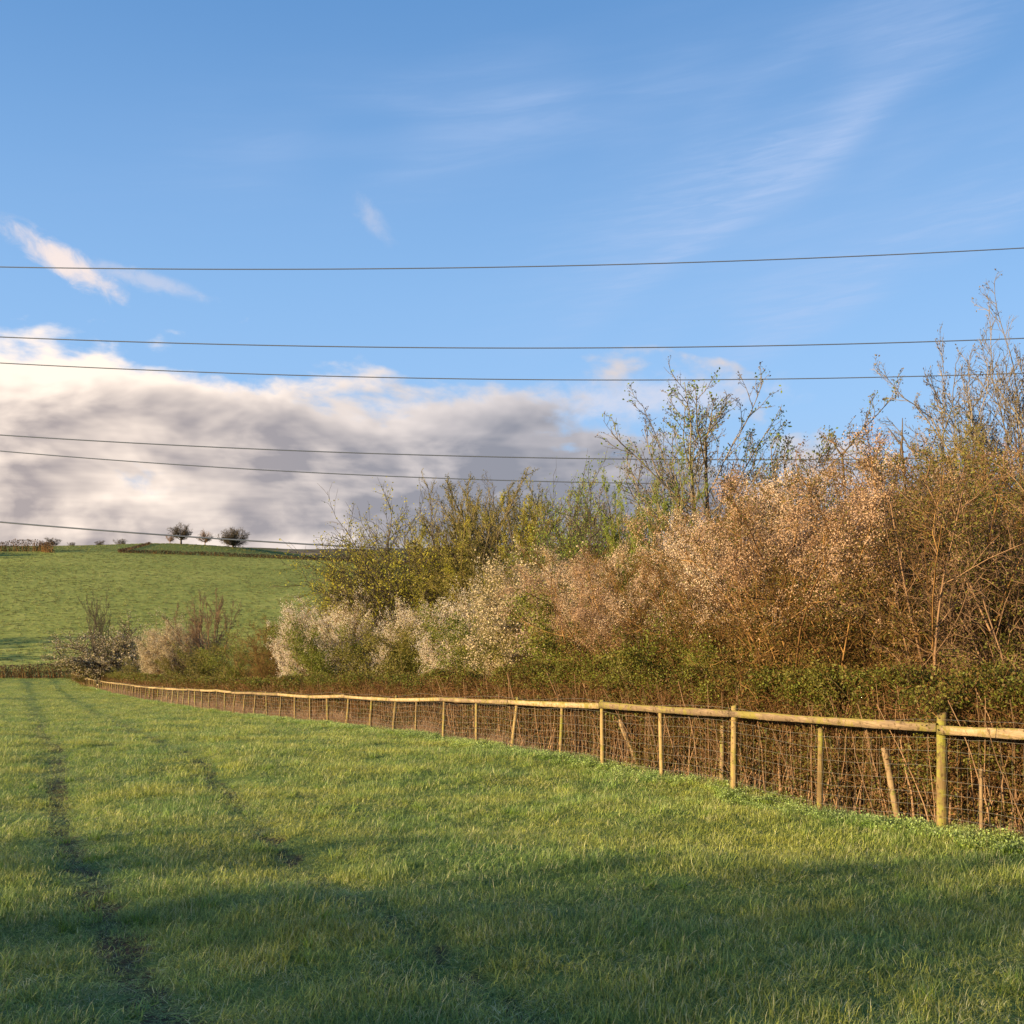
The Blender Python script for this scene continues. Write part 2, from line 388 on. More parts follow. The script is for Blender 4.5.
# distant country
m, o = new_mat('distant_fields'); nt = m.node_tree
g = nt.nodes.new('ShaderNodeNewGeometry'); pos = g.outputs['Position']
v = nt.nodes.new('ShaderNodeTexVoronoi'); v.inputs['Scale'].default_value = .005; nt.links.new(pos, v.inputs['Vector'])
sc = nt.nodes.new('ShaderNodeSeparateColor'); nt.links.new(v.outputs['Color'], sc.inputs[0])
c = ramp(E(sc.outputs[0]), [(0, (.09, .11, .06)), (.3, (.15, .14, .10)), (.55, (.12, .10, .10)), (.75, (.10, .12, .07)), (1, (.19, .17, .14))])
c = mixc(c, (.05, .04, .04), sstep(noise(pos, .012, 5), .5, .62) * .8)
b = nt.nodes.new('ShaderNodeBsdfDiffuse'); nt.links.new(c, b.inputs['Color']); nt.links.new(b.outputs[0], o.inputs[0])
M['distant'] = m
cy = .5 * (gy[:-1] + gy[1:])[:, None] * np.ones((1, nx - 1))
ground_part('field', cy < 163, M['field'])
ground_part('hill', (cy >= 163) & (cy < 760), M['hill'])
ground_part('distant_hills', cy >= 760, M['distant'])

# ------------------------------------------------------------------ grass (one instanced sheet of stuff each)
rng = np.random.default_rng(7)
def blades(rng, n, rad, hmin, hmax, w, lean=.5, K=4, pw=1.0):
    r = rad * np.sqrt(rng.uniform(0, 1, n)); a = rng.uniform(0, 2 * np.pi, n)
    base = np.stack([r * np.cos(a), r * np.sin(a), np.full(n, -.012)], -1)
    h = rng.uniform(hmin, hmax, n) ** pw; ld = rng.uniform(0, 2 * np.pi, n); le = np.abs(rng.normal(0, lean, n))
    d = np.stack([np.cos(ld) * le, np.sin(ld) * le, np.ones(n)], -1); d = unit(d)
    P = np.empty((n, K, 3)); P[:, 0] = base; cur = rng.uniform(.1, .65, n)[:, None] * np.stack([np.cos(ld), np.sin(ld), np.full(n, -.5)], -1)
    for k in range(1, K):
        P[:, k] = P[:, k - 1] + d * (h / (K - 1))[:, None]; d = unit(d + cur * .8)
    side = unit(np.stack([-np.sin(ld), np.cos(ld), rng.normal(0, .3, n)], -1))
    ww = w * rng.uniform(.6, 1.3, n)[:, None] * np.array([1, .9, .6, .08] if K == 4 else np.linspace(1, .1, K))[None]
    L = P - side[:, None] * ww[..., None] * .5; Rr = P + side[:, None] * ww[..., None] * .5
    V = np.stack([L, Rr], 2).reshape(-1, 3)
    i0 = (np.arange(n) * K * 2)[:, None] + np.arange(K - 1)[None] * 2
    Q = np.stack([i0, i0 + 1, i0 + 3, i0 + 2], -1).reshape(-1, 4)
    return V, Q
def height_attr(me, V, hmax):
    a = me.attributes.new('hgt', 'FLOAT', 'POINT'); a.data.foreach_set('value', np.clip(V[:, 2] / hmax, 0, 1).astype(np.float32))
def grass_mat(name, base, alt, dry, tipmix=.5, dryamt=.10):
    m, o = new_mat(name); nt = m.node_tree
    g = nt.nodes.new('ShaderNodeNewGeometry')
    pn = noise(g.outputs['Position'], .55, 4); pn2 = noise(g.outputs['Position'], 3.5, 2)
    isl = island()
    c = mixc(base, alt, E.m('ADD', sstep(pn * .7 + pn2 * .3, .36, .62) * .75, isl * .35, clamp=True))
    c = mixc(c, dry, sstep(isl + (pn2 - .5) * .5, 1 - dryamt, 1 - dryamt + .05))
    c = mixc(c, mixc((0, 0, 0), c, .25), sstep(isl, .6, .0) * .8)
    oi = nt.nodes.new('ShaderNodeObjectInfo'); c = mixc(c, mixc((0, 0, 0), c, .45), sstep(E(oi.outputs['Random']), .5, 0.0) * .6)
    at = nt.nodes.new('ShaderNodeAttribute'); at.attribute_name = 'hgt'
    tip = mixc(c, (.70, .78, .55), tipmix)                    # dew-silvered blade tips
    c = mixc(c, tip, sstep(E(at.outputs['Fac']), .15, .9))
    b = nt.nodes.new('ShaderNodeBsdfPrincipled'); nt.links.new(c, b.inputs['Base Color']); b.inputs['Roughness'].default_value = .5; b.inputs['Specular IOR Level'].default_value = .35
    t = nt.nodes.new('ShaderNodeBsdfTranslucent'); nt.links.new(c, t.inputs['Color'])
    mx = nt.nodes.new('ShaderNodeMixShader'); mx.inputs[0].default_value = .28
    nt.links.new(b.outputs[0], mx.inputs[1]); nt.links.new(t.outputs[0], mx.inputs[2]); nt.links.new(mx.outputs[0], o.inputs[0])
    return m
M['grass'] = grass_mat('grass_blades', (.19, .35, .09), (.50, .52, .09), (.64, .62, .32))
M['grass_lush'] = grass_mat('grass_lush', (.15, .30, .035), (.33, .46, .06), (.42, .42, .15), .25, .04)
M['grass_hill'] = grass_mat('grass_hill', (.10, .13, .03), (.30, .32, .075), (.38, .33, .12), .15, .14)
def instancer(name, pts, rot, scl, meshes, mat, label, cat):
    me = bpy.data.meshes.new(name); me.vertices.add(len(pts)); me.vertices.foreach_set('co', pts.astype(np.float32).ravel())
    a = me.attributes.new('rot', 'FLOAT_VECTOR', 'POINT'); a.data.foreach_set('vector', rot.astype(np.float32).ravel())
    a = me.attributes.new('scl', 'FLOAT_VECTOR', 'POINT'); a.data.foreach_set('vector', scl.astype(np.float32).ravel())
    a = me.attributes.new('pick', 'INT', 'POINT'); a.data.foreach_set('value', np.random.default_rng(3).integers(0, len(meshes), len(pts)).astype(np.int32))
    o = bpy.data.objects.new(name, me); COL.objects.link(o); tag(o, label, cat, None, 'stuff')
    c = bpy.data.collections.new(name + '_tufts')
    for i, mm in enumerate(meshes):
        mm.materials.clear(); mm.materials.append(mat)
        c.objects.link(bpy.data.objects.new('%s_tuft' % name, mm))
    ng = bpy.data.node_groups.new(name + '_scatter', 'GeometryNodeTree')
    ng.interface.new_socket('Geometry', in_out='INPUT', socket_type='NodeSocketGeometry'); ng.interface.new_socket('Geometry', in_out='OUTPUT', socket_type='NodeSocketGeometry')
    N = ng.nodes; L = ng.links
    gi = N.new('NodeGroupInput'); go = N.new('NodeGroupOutput'); ci = N.new('GeometryNodeCollectionInfo'); ci.inputs['Collection'].default_value = c
    ci.inputs['Separate Children'].default_value = True; ci.inputs['Reset Children'].default_value = True
    iop = N.new('GeometryNodeInstanceOnPoints'); iop.inputs['Pick Instance'].default_value = True
    def na(nm, ty):
        x = N.new('GeometryNodeInputNamedAttribute'); x.data_type = ty; x.inputs['Name'].default_value = nm; return x.outputs[0]
    L.new(gi.outputs[0], iop.inputs['Points']); L.new(ci.outputs[0], iop.inputs['Instance'])
    L.new(na('pick', 'INT'), iop.inputs['Instance Index']); L.new(na('rot', 'FLOAT_VECTOR'), iop.inputs['Rotation']); L.new(na('scl', 'FLOAT_VECTOR'), iop.inputs['Scale'])
    L.new(iop.outputs[0], go.inputs[0])
    md = o.modifiers.new('scatter', 'NODES'); md.node_group = ng
    return o
def vnoise(x, y, s, seed):
    r = np.random.default_rng(seed); G = r.uniform(0, 1, (256, 256)); u = x / s; v = y / s
    i = np.floor(u).astype(int); j = np.floor(v).astype(int); fu = u - i; fv = v - j; fu = fu * fu * (3 - 2 * fu); fv = fv * fv * (3 - 2 * fv)
    a = G[i % 256, j % 256]; b = G[(i + 1) % 256, j % 256]; c = G[i % 256, (j + 1) % 256]; d = G[(i + 1) % 256, (j + 1) % 256]
    return (a * (1 - fu) + b * fu) * (1 - fv) + (c * (1 - fu) + d * fu) * fv
tm = []
for k in range(7):
    V, Q = blades(rng, 95, .20, .025, .10, .0044, 1.0); me = mesh('tuft', V, Q); height_attr(me, V, .12); tm.append(me)
bands = [(1.6, 8, 95, 1.0), (8, 16, 60, 1.05), (16, 30, 30, 1.25), (30, 60, 13, 1.6), (60, 110, 6.5, 2.1), (110, 156, 4.5, 2.6)]
PX, PY, PS = [], [], []
for y0, y1, dn, s in bands:
    xl = -.56 * y1 - 3; xr = fence_x(y0) + 1.2
    n = int((xr - xl) * (y1 - y0) * dn)
    x = rng.uniform(xl, xr, n); y = rng.uniform(y0, y1, n)
    k = (x > -.56 * y - 3) & (x < fence_x(y) + .5); k &= (x < .56 * y + 3)
    PX.append(x[k]); PY.append(y[k]); PS.append(np.full(k.sum(), s))
px_, py_, ps_ = map(np.concatenate, (PX, PY, PS))
rl, rr_ = rutx(py_)
rut = np.maximum(np.exp(-((px_ - rl) / (.30 + py_ * .003)) ** 2), .9 * np.exp(-((px_ - rr_) / (.26 + py_ * .002)) ** 2))
bare = vnoise(px_, py_, .5, 5) * .6 + vnoise(px_, py_, 1.7, 6) * .4
keep = rng.uniform(0, 1, len(px_)) > rut * np.clip(bare * 3.0 - 1.45 + np.clip((py_ - 18) / 40, 0, .9), .0, .8)
px_, py_, ps_, rut = px_[keep], py_[keep], ps_[keep], rut[keep]
hn = .25 + .75 * vnoise(px_, py_, .9, 1) ** 1.3 + 1.1 * vnoise(px_, py_, .28, 2) ** 2.2
nearf = np.exp(-((px_ - fence_x(py_) + .1) / .5) ** 2)
hs = hn * (1 - .74 * rut) * (1 + .15 * nearf) * ps_ ** .55
pts = np.stack([px_, py_, gz(px_, py_)], -1); n = len(px_)
rot = np.stack([rng.normal(0, .12, n) - .05, rng.normal(0, .12, n), rng.uniform(0, 6.28, n)], -1)
sc_ = np.stack([ps_ * 1.0, ps_ * 1.0, hs], -1)
print('grass tufts', n)
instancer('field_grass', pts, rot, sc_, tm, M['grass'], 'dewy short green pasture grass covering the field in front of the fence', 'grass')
# scattered coarser clumps among the field grass
tmc = []
for k in range(4):
    V, Q = blades(rng, 46, .10, .10, .26, .0075, .75); me = mesh('clump', V, Q); height_attr(me, V, .2); tmc.append(me)
n = 2600; y = 2.5 + 45 * rng.uniform(0, 1, n) ** 1.3; x = rng.uniform(-.56, .56, n) * y; k = (x < fence_x(y) + .2) & (rng.uniform(0, 1, n) < .15 + 1.5 * vnoise(x, y, 2.3, 19) ** 2); x, y = x[k], y[k]; n = len(x)
s_ = rng.uniform(.35, .85, n); instancer('grass_clumps', np.stack([x, y, gz(x, y)], -1), np.stack([rng.normal(0, .2, n), rng.normal(0, .2, n), rng.uniform(0, 6.28, n)], -1), np.stack([s_, s_, s_], -1), tmc, M['grass_lush'],
          'coarser bright clumps of grass scattered through the dewy field', 'grass')
# lush weeds at the foot of the fence
tm2 = []
for k in range(4):
    V, Q = blades(rng, 60, .22, .12, .32, .010, .5); V2, Q2 = leaves(rng, np.stack([rng.normal(0, .14, 60), rng.normal(0, .14, 60), rng.uniform(.03, .22, 60)], -1), .055, .5)
    V, Q = join([(V, Q), (V2, Q2)]); me = mesh('weed', V, Q); height_attr(me, V, .3); tm2.append(me)
n = 2600; y = np.concatenate([rng.uniform(8, 45, n), rng.uniform(45, 120, 700)]); x = fence_x(y) + rng.normal(-.20, .30, len(y))
k = rng.uniform(0, 1, len(y)) < .3 + .9 * vnoise(x, y, 1.3, 9); x, y = x[k], y[k]
x = np.minimum(x, fence_x(y) + .35)
pts = np.stack([x, y, gz(x, y)], -1); n = len(x); s = rng.uniform(.3, .85, n) * np.interp(y, [8, 16, 24, 60, 120], [.75, .6, .7, .9, 1.1])
instancer('verge_weeds', pts, np.stack([rng.normal(0, .1, n), rng.normal(0, .1, n), rng.uniform(0, 6.28, n)], -1), np.stack([s, s, s], -1), tm2, M['grass_lush'],
          'rank bright green weeds and long grass along the foot of the wire fence', 'weeds')
# hill tussocks
tm3 = []
for k in range(4):
    V, Q = blades(rng, 26, .45, .12, .34, .07, .7, K=3); me = mesh('tussock', V, Q); height_attr(me, V, .3); tm3.append(me)
n = 26000; y = 168 + 330 * rng.uniform(0, 1, n) ** .8; x = rng.uniform(-.56, -.05, n) * y
k = rng.uniform(0, 1, n) < .25 + 1.0 * vnoise(x, y, 5, 12) * vnoise(x * .5, y, 2.5, 13) * 2; x, y = x[k], y[k]; n = len(x)
s = rng.uniform(.5, 1.15, n)
instancer('hill_grass', np.stack([x, y, gz(x, y)], -1), np.stack([rng.normal(0, .1, n), rng.normal(0, .1, n), rng.uniform(0, 6.28, n)], -1),
          np.stack([s * 1.5, s, s * 1.1], -1), tm3, M['grass_hill'], 'tussocky yellow-green pasture grass over the far hillside', 'grass')

# ------------------------------------------------------------------ fence
WOODN = {}
def wood_mat(name, c0, c1, moss, mossamt, topmoss=False):
    m, o = new_mat(name); nt = m.node_tree
    tcn = nt.nodes.new('ShaderNodeTexCoord'); g = nt.nodes.new('ShaderNodeNewGeometry')
    sx = nt.nodes.new('ShaderNodeSeparateXYZ'); nt.links.new(g.outputs['Position'], sx.inputs[0])
    X_, Y_, Z_ = (E(sx.outputs[i]) for i in range(3))
    gr = noise(vec(X_ * 60, Y_ * 60, Z_ * 4), 1.0, 4) if not topmoss else noise(vec(X_ * 2 - Y_ * 3, Z_ * 90, Y_ * 2), 1.0, 4)
    st = noise(g.outputs['Position'], 3.0, 3)
    oi = nt.nodes.new('ShaderNodeObjectInfo')
    c = mixc(c0, c1, sstep(gr * .5 + st * .35 + E(oi.outputs['Random']) * .22, .38, .72))
    mn = noise(g.outputs['Position'], 9, 5, .65) * .6 + noise(g.outputs['Position'], 1.6, 3) * .4
    mk = sstep(mn, .56 - mossamt * .1, .62)
    if topmoss:
        sn = nt.nodes.new('ShaderNodeSeparateXYZ'); nt.links.new(g.outputs['Normal'], sn.inputs[0])
        mk = E.m('MAXIMUM', mk, sstep(E(sn.outputs[2]), .4, .7) * sstep(mn, .40, .50), clamp=True)
    c = mixc(c, moss, mk)
    dk = noise(g.outputs['Position'], 14, 4, .7)
    c = mixc(c, (.07, .045, .022), sstep(dk, .54, .66) * .8)
    b = nt.nodes.new('ShaderNodeBsdfPrincipled'); nt.links.new(c, b.inputs['Base Color']); b.inputs['Roughness'].default_value = .85; b.inputs['Specular IOR Level'].default_value = .2
    bn = nt.nodes.new('ShaderNodeBump'); bn.inputs['Strength'].default_value = .5; bn.inputs['Distance'].default_value = .01
    nt.links.new((gr + mn).s, bn.inputs['Height']); nt.links.new(bn.outputs[0], b.inputs['Normal']); nt.links.new(b.outputs[0], o.inputs[0])
    return m
M['rail'] = wood_mat('weathered_rail', (.15, .105, .07), (.42, .30, .185), (.20, .17, .045), .8, True)
M['post'] = wood_mat('weathered_post', (.15, .10, .045), (.34, .24, .11), (.22, .21, .04), .9)
M['stake'] = wood_mat('old_stake', (.16, .10, .055), (.30, .21, .12), (.18, .18, .05), .3)
m, o = new_mat('galvanised_wire'); b = m.node_tree.nodes.new('ShaderNodeBsdfPrincipled'); b.inputs['Base Color'].default_value = (.26, .24, .21, 1); b.inputs['Metallic'].default_value = .5; b.inputs['Roughness'].default_value = .5
m.node_tree.links.new(b.outputs[0], o.inputs[0]); M['wire'] = m
m, o = new_mat('cable'); b = m.node_tree.nodes.new('ShaderNodeBsdfPrincipled'); b.inputs['Base Color'].default_value = (.10, .12, .16, 1); b.inputs['Roughness'].default_value = .6
m.node_tree.links.new(b.outputs[0], o.inputs[0]); M['cable'] = m

def post_mesh(h, r, seed, S=12, bury=.3, lean=(0, 0), sharp=False):
    rg = np.random.default_rng(seed); K = 9
    zz = np.concatenate([[-bury], np.linspace(0, h - .012, K - 2), [h]])
    P = np.zeros((1, K, 3)); P[0, :, 2] = zz
    P[0, :, 0] = lean[0] * zz + np.cumsum(rg.normal(0, .002, K)); P[0, :, 1] = lean[1] * zz + np.cumsum(rg.normal(0, .002, K))
    rad = r * (1.06 - .10 * np.linspace(0, 1, K)) * rg.uniform(.97, 1.03, K); rad[-1] *= .86
    V, Q = tubes(P, rad[None], S)
    V = V.copy(); a = np.arctan2(V[:, 1], V[:, 0]); V[:, :2] += (V[:, :2] - P[0].repeat(S, 0)[:, :2]) * (.05 * np.sin(a * 3 + seed))[:, None]
    # top fan, slightly off level
    top = len(V) - S; V[top:, 2] += V[top:, 0] * .15
    c = P[0, -1] + [0, 0, .004]; V = np.concatenate([V, [c]])
    i = np.arange(S); F3 = np.stack([top + i, top + (i + 1) % S, np.full(S, len(V) - 1), np.full(S, len(V) - 1)], -1)
    me = bpy.data.meshes.new('post')
    me.from_pydata(V.tolist(), [], [list(map(int, q)) for q in Q] + [list(map(int, q[:3])) for q in F3])
    me.polygons.foreach_set('use_smooth', np.ones(len(me.polygons), bool)); me.materials.append(None); me.update()
    return me
fo = empty('wire_and_rail_fence', (float(fence_x(12.2)), 12.2, float(gz(fence_x(12.2), 12.2))))
tag(fo, 'weathered wooden post and rail fence with wire netting running downhill along the hedge', 'fence')
def fpart(name, me, mat, loc=(0, 0, 0)):
    o = link(name, me, fo, mat); o.location = Vector(loc) - fo.location; return o
posts = [(10.35, 1.05, .042, 0, 0), (12.2, 1.19, .062, 0, 0), (14.08, 1.0, .040, .01, 0), (15.8, 1.15, .052, 0, 0), (17.6, 1.10, .040, -.02, 0), (19.4, 1.13, .048, .0, 0),
         (20.95, 1.0, .036, .03, 0), (23.07, 1.10, .042, .12, 0), (24.9, 1.0, .036, .0, 0), (26.9, 1.04, .040, .03, 0), (28.8, 1.0, .036, .02, 0), (30.6, 1.12, .046, .10, 0)]
y = 32.4; rp = random.Random(5)
while y < 150:
    posts.append((y, rp.choice([1.0, 1.0, 1.03, 1.12]), rp.uniform(.036, .05), rp.uniform(-.03, .09), 0)); y += rp.uniform(1.7, 2.0)
posts = posts[:1] + posts[1:]
for y in (8.5, 6.65, 4.8): posts.insert(0, (y, 1.05, .045, 0, 0))
pcache = {}
for i, (y, h, r, lx, ly) in enumerate(posts):
    x = float(fence_x(y)); S = 12 if y < 40 else 6
    me = post_mesh(h + float(rail_h(y)) - 1.03, r, i, S, lean=(lx, ly))
    fpart('post', me, M['post'], (x, y, float(gz(x, y))))
dirf = unit(np.array([-.46, 1.0])); nf = np.array([-dirf[1], dirf[0]])   # towards the camera side (-x)
# rails: two post bays each, nailed to the camera side
ys = [p[0] for p in posts]; rp = random.Random(8)
for i in range(0, len(ys) - 2, 2):
    a, bq = ys[i], ys[min(i + 2, len(ys) - 1)]
    t = np.linspace(a, bq, 9); x = fence_x(t); z = gz(x, t) + rail_h(t)
    zl = np.interp(t, [a, bq], [z[0], z[-1]]); z = zl - .008 * np.sin(np.linspace(0, 3.14, 9))
    off = .075; hh = rp.uniform(.046, .054); th = .022
    C = np.stack([x + nf[0] * off, t + nf[1] * off, z], -1)
    C[:, 2] += rp.uniform(-.014, .014) + np.linspace(rp.uniform(-.012, .012), rp.uniform(-.012, .012), 9)
    e = dirf * .004; V = []
    for k, p in enumerate(C):
        j = rp.uniform(-.006, .006)
        for (s1, s2) in ((1, 1), (1, -1), (-1, -1), (-1, 1)):
            V.append([p[0] + nf[0] * th * s1, p[1] + nf[1] * th * s1, p[2] + (hh + j) * s2])
    V = np.array(V); V[:4, :2] += dirf * .006; V[-4:, :2] -= dirf * .006
    idx4 = np.arange(36).reshape(9, 4); A = idx4[:-1]; B = np.roll(A, -1, 1); Cc = idx4[1:]; D = np.roll(Cc, -1, 1)
    Q = np.concatenate([np.stack([A, B, D, Cc], -1).reshape(-1, 4), idx4[:1], idx4[-1:][:, ::-1]])
    fpart('rail', mesh('rail', V, Q), M['rail'])
# netting
parts = []
hs_ = [.04, .14, .25, .37, .50, .64, .79, .92]
t = np.arange(4.8, 100, .25); rngw = np.random.default_rng(4)
for h in hs_ + [1.10]:
    P = np.stack([fence_x(t) + nf[0] * .045, t, gz(fence_x(t), t) + h * (rail_h(t) - .03) + rngw.normal(0, .006, len(t))], -1)[None]
    w = np.interp(t, [10, 40, 100], [.0017, .0027, .005])[None]
    parts.append(tubes(P, w, 3))
tv = np.concatenate([np.arange(4.8, 32, .135), np.arange(32, 70, .27)]); xv = fence_x(tv) + nf[0] * .045
hk = np.array(hs_); P = np.stack([np.repeat(xv[:, None], 8, 1), np.repeat(tv[:, None], 8, 1), gz(xv, tv)[:, None] + hk[None] * (rail_h(tv) - .03)[:, None]], -1)
P[:, :, :2] += rngw.normal(0, .006, P[:, :, :2].shape)
w = np.interp(tv, [10, 40, 100], [.0014, .0023, .004])[:, None] * np.ones((1, 8))
parts.append(tubes(P, w, 3)); V, Q = join(parts)
o = fpart('wire_netting', mesh('wire_netting', V, Q), M['wire'])
# loose stakes behind the netting
def stake(px, Y, h, r, lean, lab):
    x = (px - 512) / F * Y; me = post_mesh(h, r, int(px), 10, lean=lean); o = link('old_stake', me, None, M['stake'])
    o.location = (x, Y, float(gz(x, Y))); tag(o, lab, 'stake', 'old stakes standing behind the wire netting')
stake(639, 19.3, .85, .045, (-.42, .1), 'short stake leaning far left behind the wire netting, between two upright posts')
stake(899, 13.2, .95, .042, (-.16, .1), 'upright knobbly old stake under the rail just left of the thickest post')
stake(722, 16.6, .92, .042, (.02, 0), 'thin old stake close behind the netting, just left of the second thick post')
stake(981, 11.9, .75, .022, (.0, 0), 'thin brown stick behind the netting right of the thickest post')

# ------------------------------------------------------------------ hedge behind the fence
def hedge_mesh(rng, y0, y1, off0, width, hgt, n_stem, n_twig, n_leaf, lsize, lowleaf=.15):
    def samp(n, lo=0.0, hi=1.0):
        y = rng.uniform(y0, y1, n); u = rng.uniform(lo, hi, n)
        x = fence_x(y) + off0 + u * width; return x, y, gz(x, y)
    top = lambda x, y: hgt * (.86 + .16 * vnoise(x, y, 2.2, 31) + .14 * vnoise(x, y, .6, 32))
    x, y, z = samp(n_stem); H = top(x, y) * rng.uniform(.55, 1.0, n_stem)
    d = np.stack([rng.normal(0, .18, n_stem), rng.normal(0, .18, n_stem), np.ones(n_stem)], -1)
    rad = rng.uniform(.005, .014, n_stem) * np.where(rng.uniform(0, 1, n_stem) < .12, 1.7, 1); P, rr = poly(rng, np.stack([x, y, z - .03], -1), d, H, rad, 6, .09, .05, .45)
    wood = [tubes(P, rr, 4)]
    x, y, z = samp(n_twig); T = top(x, y); hh = T * rng.beta(2.2, 1.6, n_twig)
    d = unit(rng.normal(size=(n_twig, 3)) + [0, 0, .45]); ln = rng.uniform(.12, .5, n_twig)
    P2, r2 = poly(rng, np.stack([x, y, z + hh * .92], -1), d, ln, rng.uniform(.002, .005, n_twig) * lsize / .035, 4, .25, .05, .4)
    ov = np.clip(P2[:, :, 2] - (z + T)[:, None] - .10, 0, None); P2[:, :, 2] -= ov * .7
    twig = tubes(P2, r2, 3)
    # leaves: on the twigs, thick towards the top and the face
    u = rng.beta(.8, 1.4, n_leaf); y = rng.uniform(y0, y1, n_leaf); x = fence_x(y) + off0 + u * width; z = gz(x, y); T = top(x, y)
    hb = np.where(rng.uniform(0, 1, n_leaf) < lowleaf, rng.uniform(.05, .6, n_leaf), 1 - np.abs(rng.normal(0, .16, n_leaf)))
    hb = np.where(hb > 1.0, 1.0, hb)
    C = np.stack([x, y, z + np.clip(hb, .03, 1.05) * T], -1) + rng.normal(0, .03, (n_leaf, 3))
    dz = .5 * vnoise(C[:, 0] + C[:, 2], C[:, 1] + C[:, 2], .30, 44) + .5 * vnoise(C[:, 0] - C[:, 2] + 90, C[:, 1] + C[:, 2] * 1.4, .75, 45)
    k = rng.uniform(0, 1, n_leaf) < np.clip((dz - .42) * 6 + .25, .04, 1); C = C[k]; dz = dz[k]
    C[:, 0] -= np.clip(dz - .5, 0, 1) * .55; C[:, 2] += np.clip(dz - .55, 0, 1) * .5 * (C[:, 2] > gz(C[:, 0], C[:, 1]) + hgt * .75)
    return wood, twig, leaves(rng, C, lsize)
def build_hedge(name, label, segs, seed, group=None):
    rg = np.random.default_rng(seed); W, T, L = [], [], []
    for s in segs:
        w, t, l = hedge_mesh(rg, *s); W += w; T.append(t); L.append(l)
    y = segs[0][0]; o = empty(name, (float(fence_x(y)) + 1, y, float(gz(fence_x(y) + 1, y)))); tag(o, label, 'hedge', group)
    V, Q = L[0] if len(L) == 1 else join(L); q0 = V.reshape(-1, 4, 3)[:, 0]
    th = q0[:, 2] - gz(q0[:, 0], q0[:, 1]); hm = np.random.default_rng(3).uniform(0, 1, len(th)) < np.clip((th - 1.35) / .35, 0, .5) * (.25 + .9 * vnoise(q0[:, 0] + q0[:, 1], q0[:, 1], 1.6, 61))
    VV = V.reshape(-1, 4, 3)
    for nm, sel, mt in (('fresh_leaves', hm, M['leaf_green']), ('old_leaves', ~hm, M['leaf_hedge'])):
        v = VV[sel].reshape(-1, 3) - np.array(o.location); link(nm, mesh(nm, v, np.arange(len(v)).reshape(-1, 4)), o, mt)
    for nm, parts, mt in (('stems', W, M['bark_brown']), ('twigs', T, M['hedge_wood'])):
        V, Q = join(parts); V = V - np.array(o.location); link(nm, mesh(nm, V, Q), o, mt)
    return o
build_hedge('clipped_hedge', 'long low clipped hedge with brown and green leaves right behind the wire fence',
            [(4, 10, .35, 1.4, 1.75, 400, 7000, 40000, .040, .30), (10, 22, .35, 1.5, 1.78, 1300, 28000, 190000, .038, .34), (22, 40, .35, 1.6, 1.62, 1000, 24000, 150000, .046, .30),
             (40, 75, .35, 1.8, 1.58, 1000, 18000, 110000, .070, .25), (75, 152, .4, 2.0, 1.8, 1200, 14000, 90000, .10, .2)], 21)
# dry grass and dead stalks in front of the hedge
rg = np.random.default_rng(33); parts = []
for (y0, y1, n, hmax, w) in ((9, 22, 1200, .40, .005), (22, 34, 6500, .70, .009), (34, 60, 15000, .95, .014), (60, 110, 15000, .95, .026), (110, 150, 4000, .8, .04)):
    y = rg.uniform(y0, y1, n); x = fence_x(y) + rg.uniform(.05, .42, n); cl_ = vnoise(x, y, 1.1, 17)
    V, Q = blades(rg, n, 0, .25, 1, w, .25); V = V.reshape(n, -1, 3); sc = hmax * (.35 + .75 * cl_) * rg.uniform(.5, 1, n)
    V[:, :, 2] *= sc[:, None]; V[:, :, :2] *= np.array([1, 1]); V += np.stack([x, y, gz(x, y)], -1)[:, None]
    k = rg.uniform(0, 1, n) < .15 + 1.1 * cl_; V = V[k]; n = len(V); V = V.reshape(-1, 3)
    i0 = (np.arange(n) * 8)[:, None] + np.arange(3)[None] * 2; Q = np.stack([i0, i0 + 1, i0 + 3, i0 + 2], -1).reshape(-1, 4)
    parts.append((V, Q))
V, Q = join(parts); o = link('dry_grass', mesh('dry_grass', V, Q), None, M['dry'])
tag(o, 'pinkish brown dead grass and stalks between the wire netting and the hedge', 'dry grass', None, 'stuff')

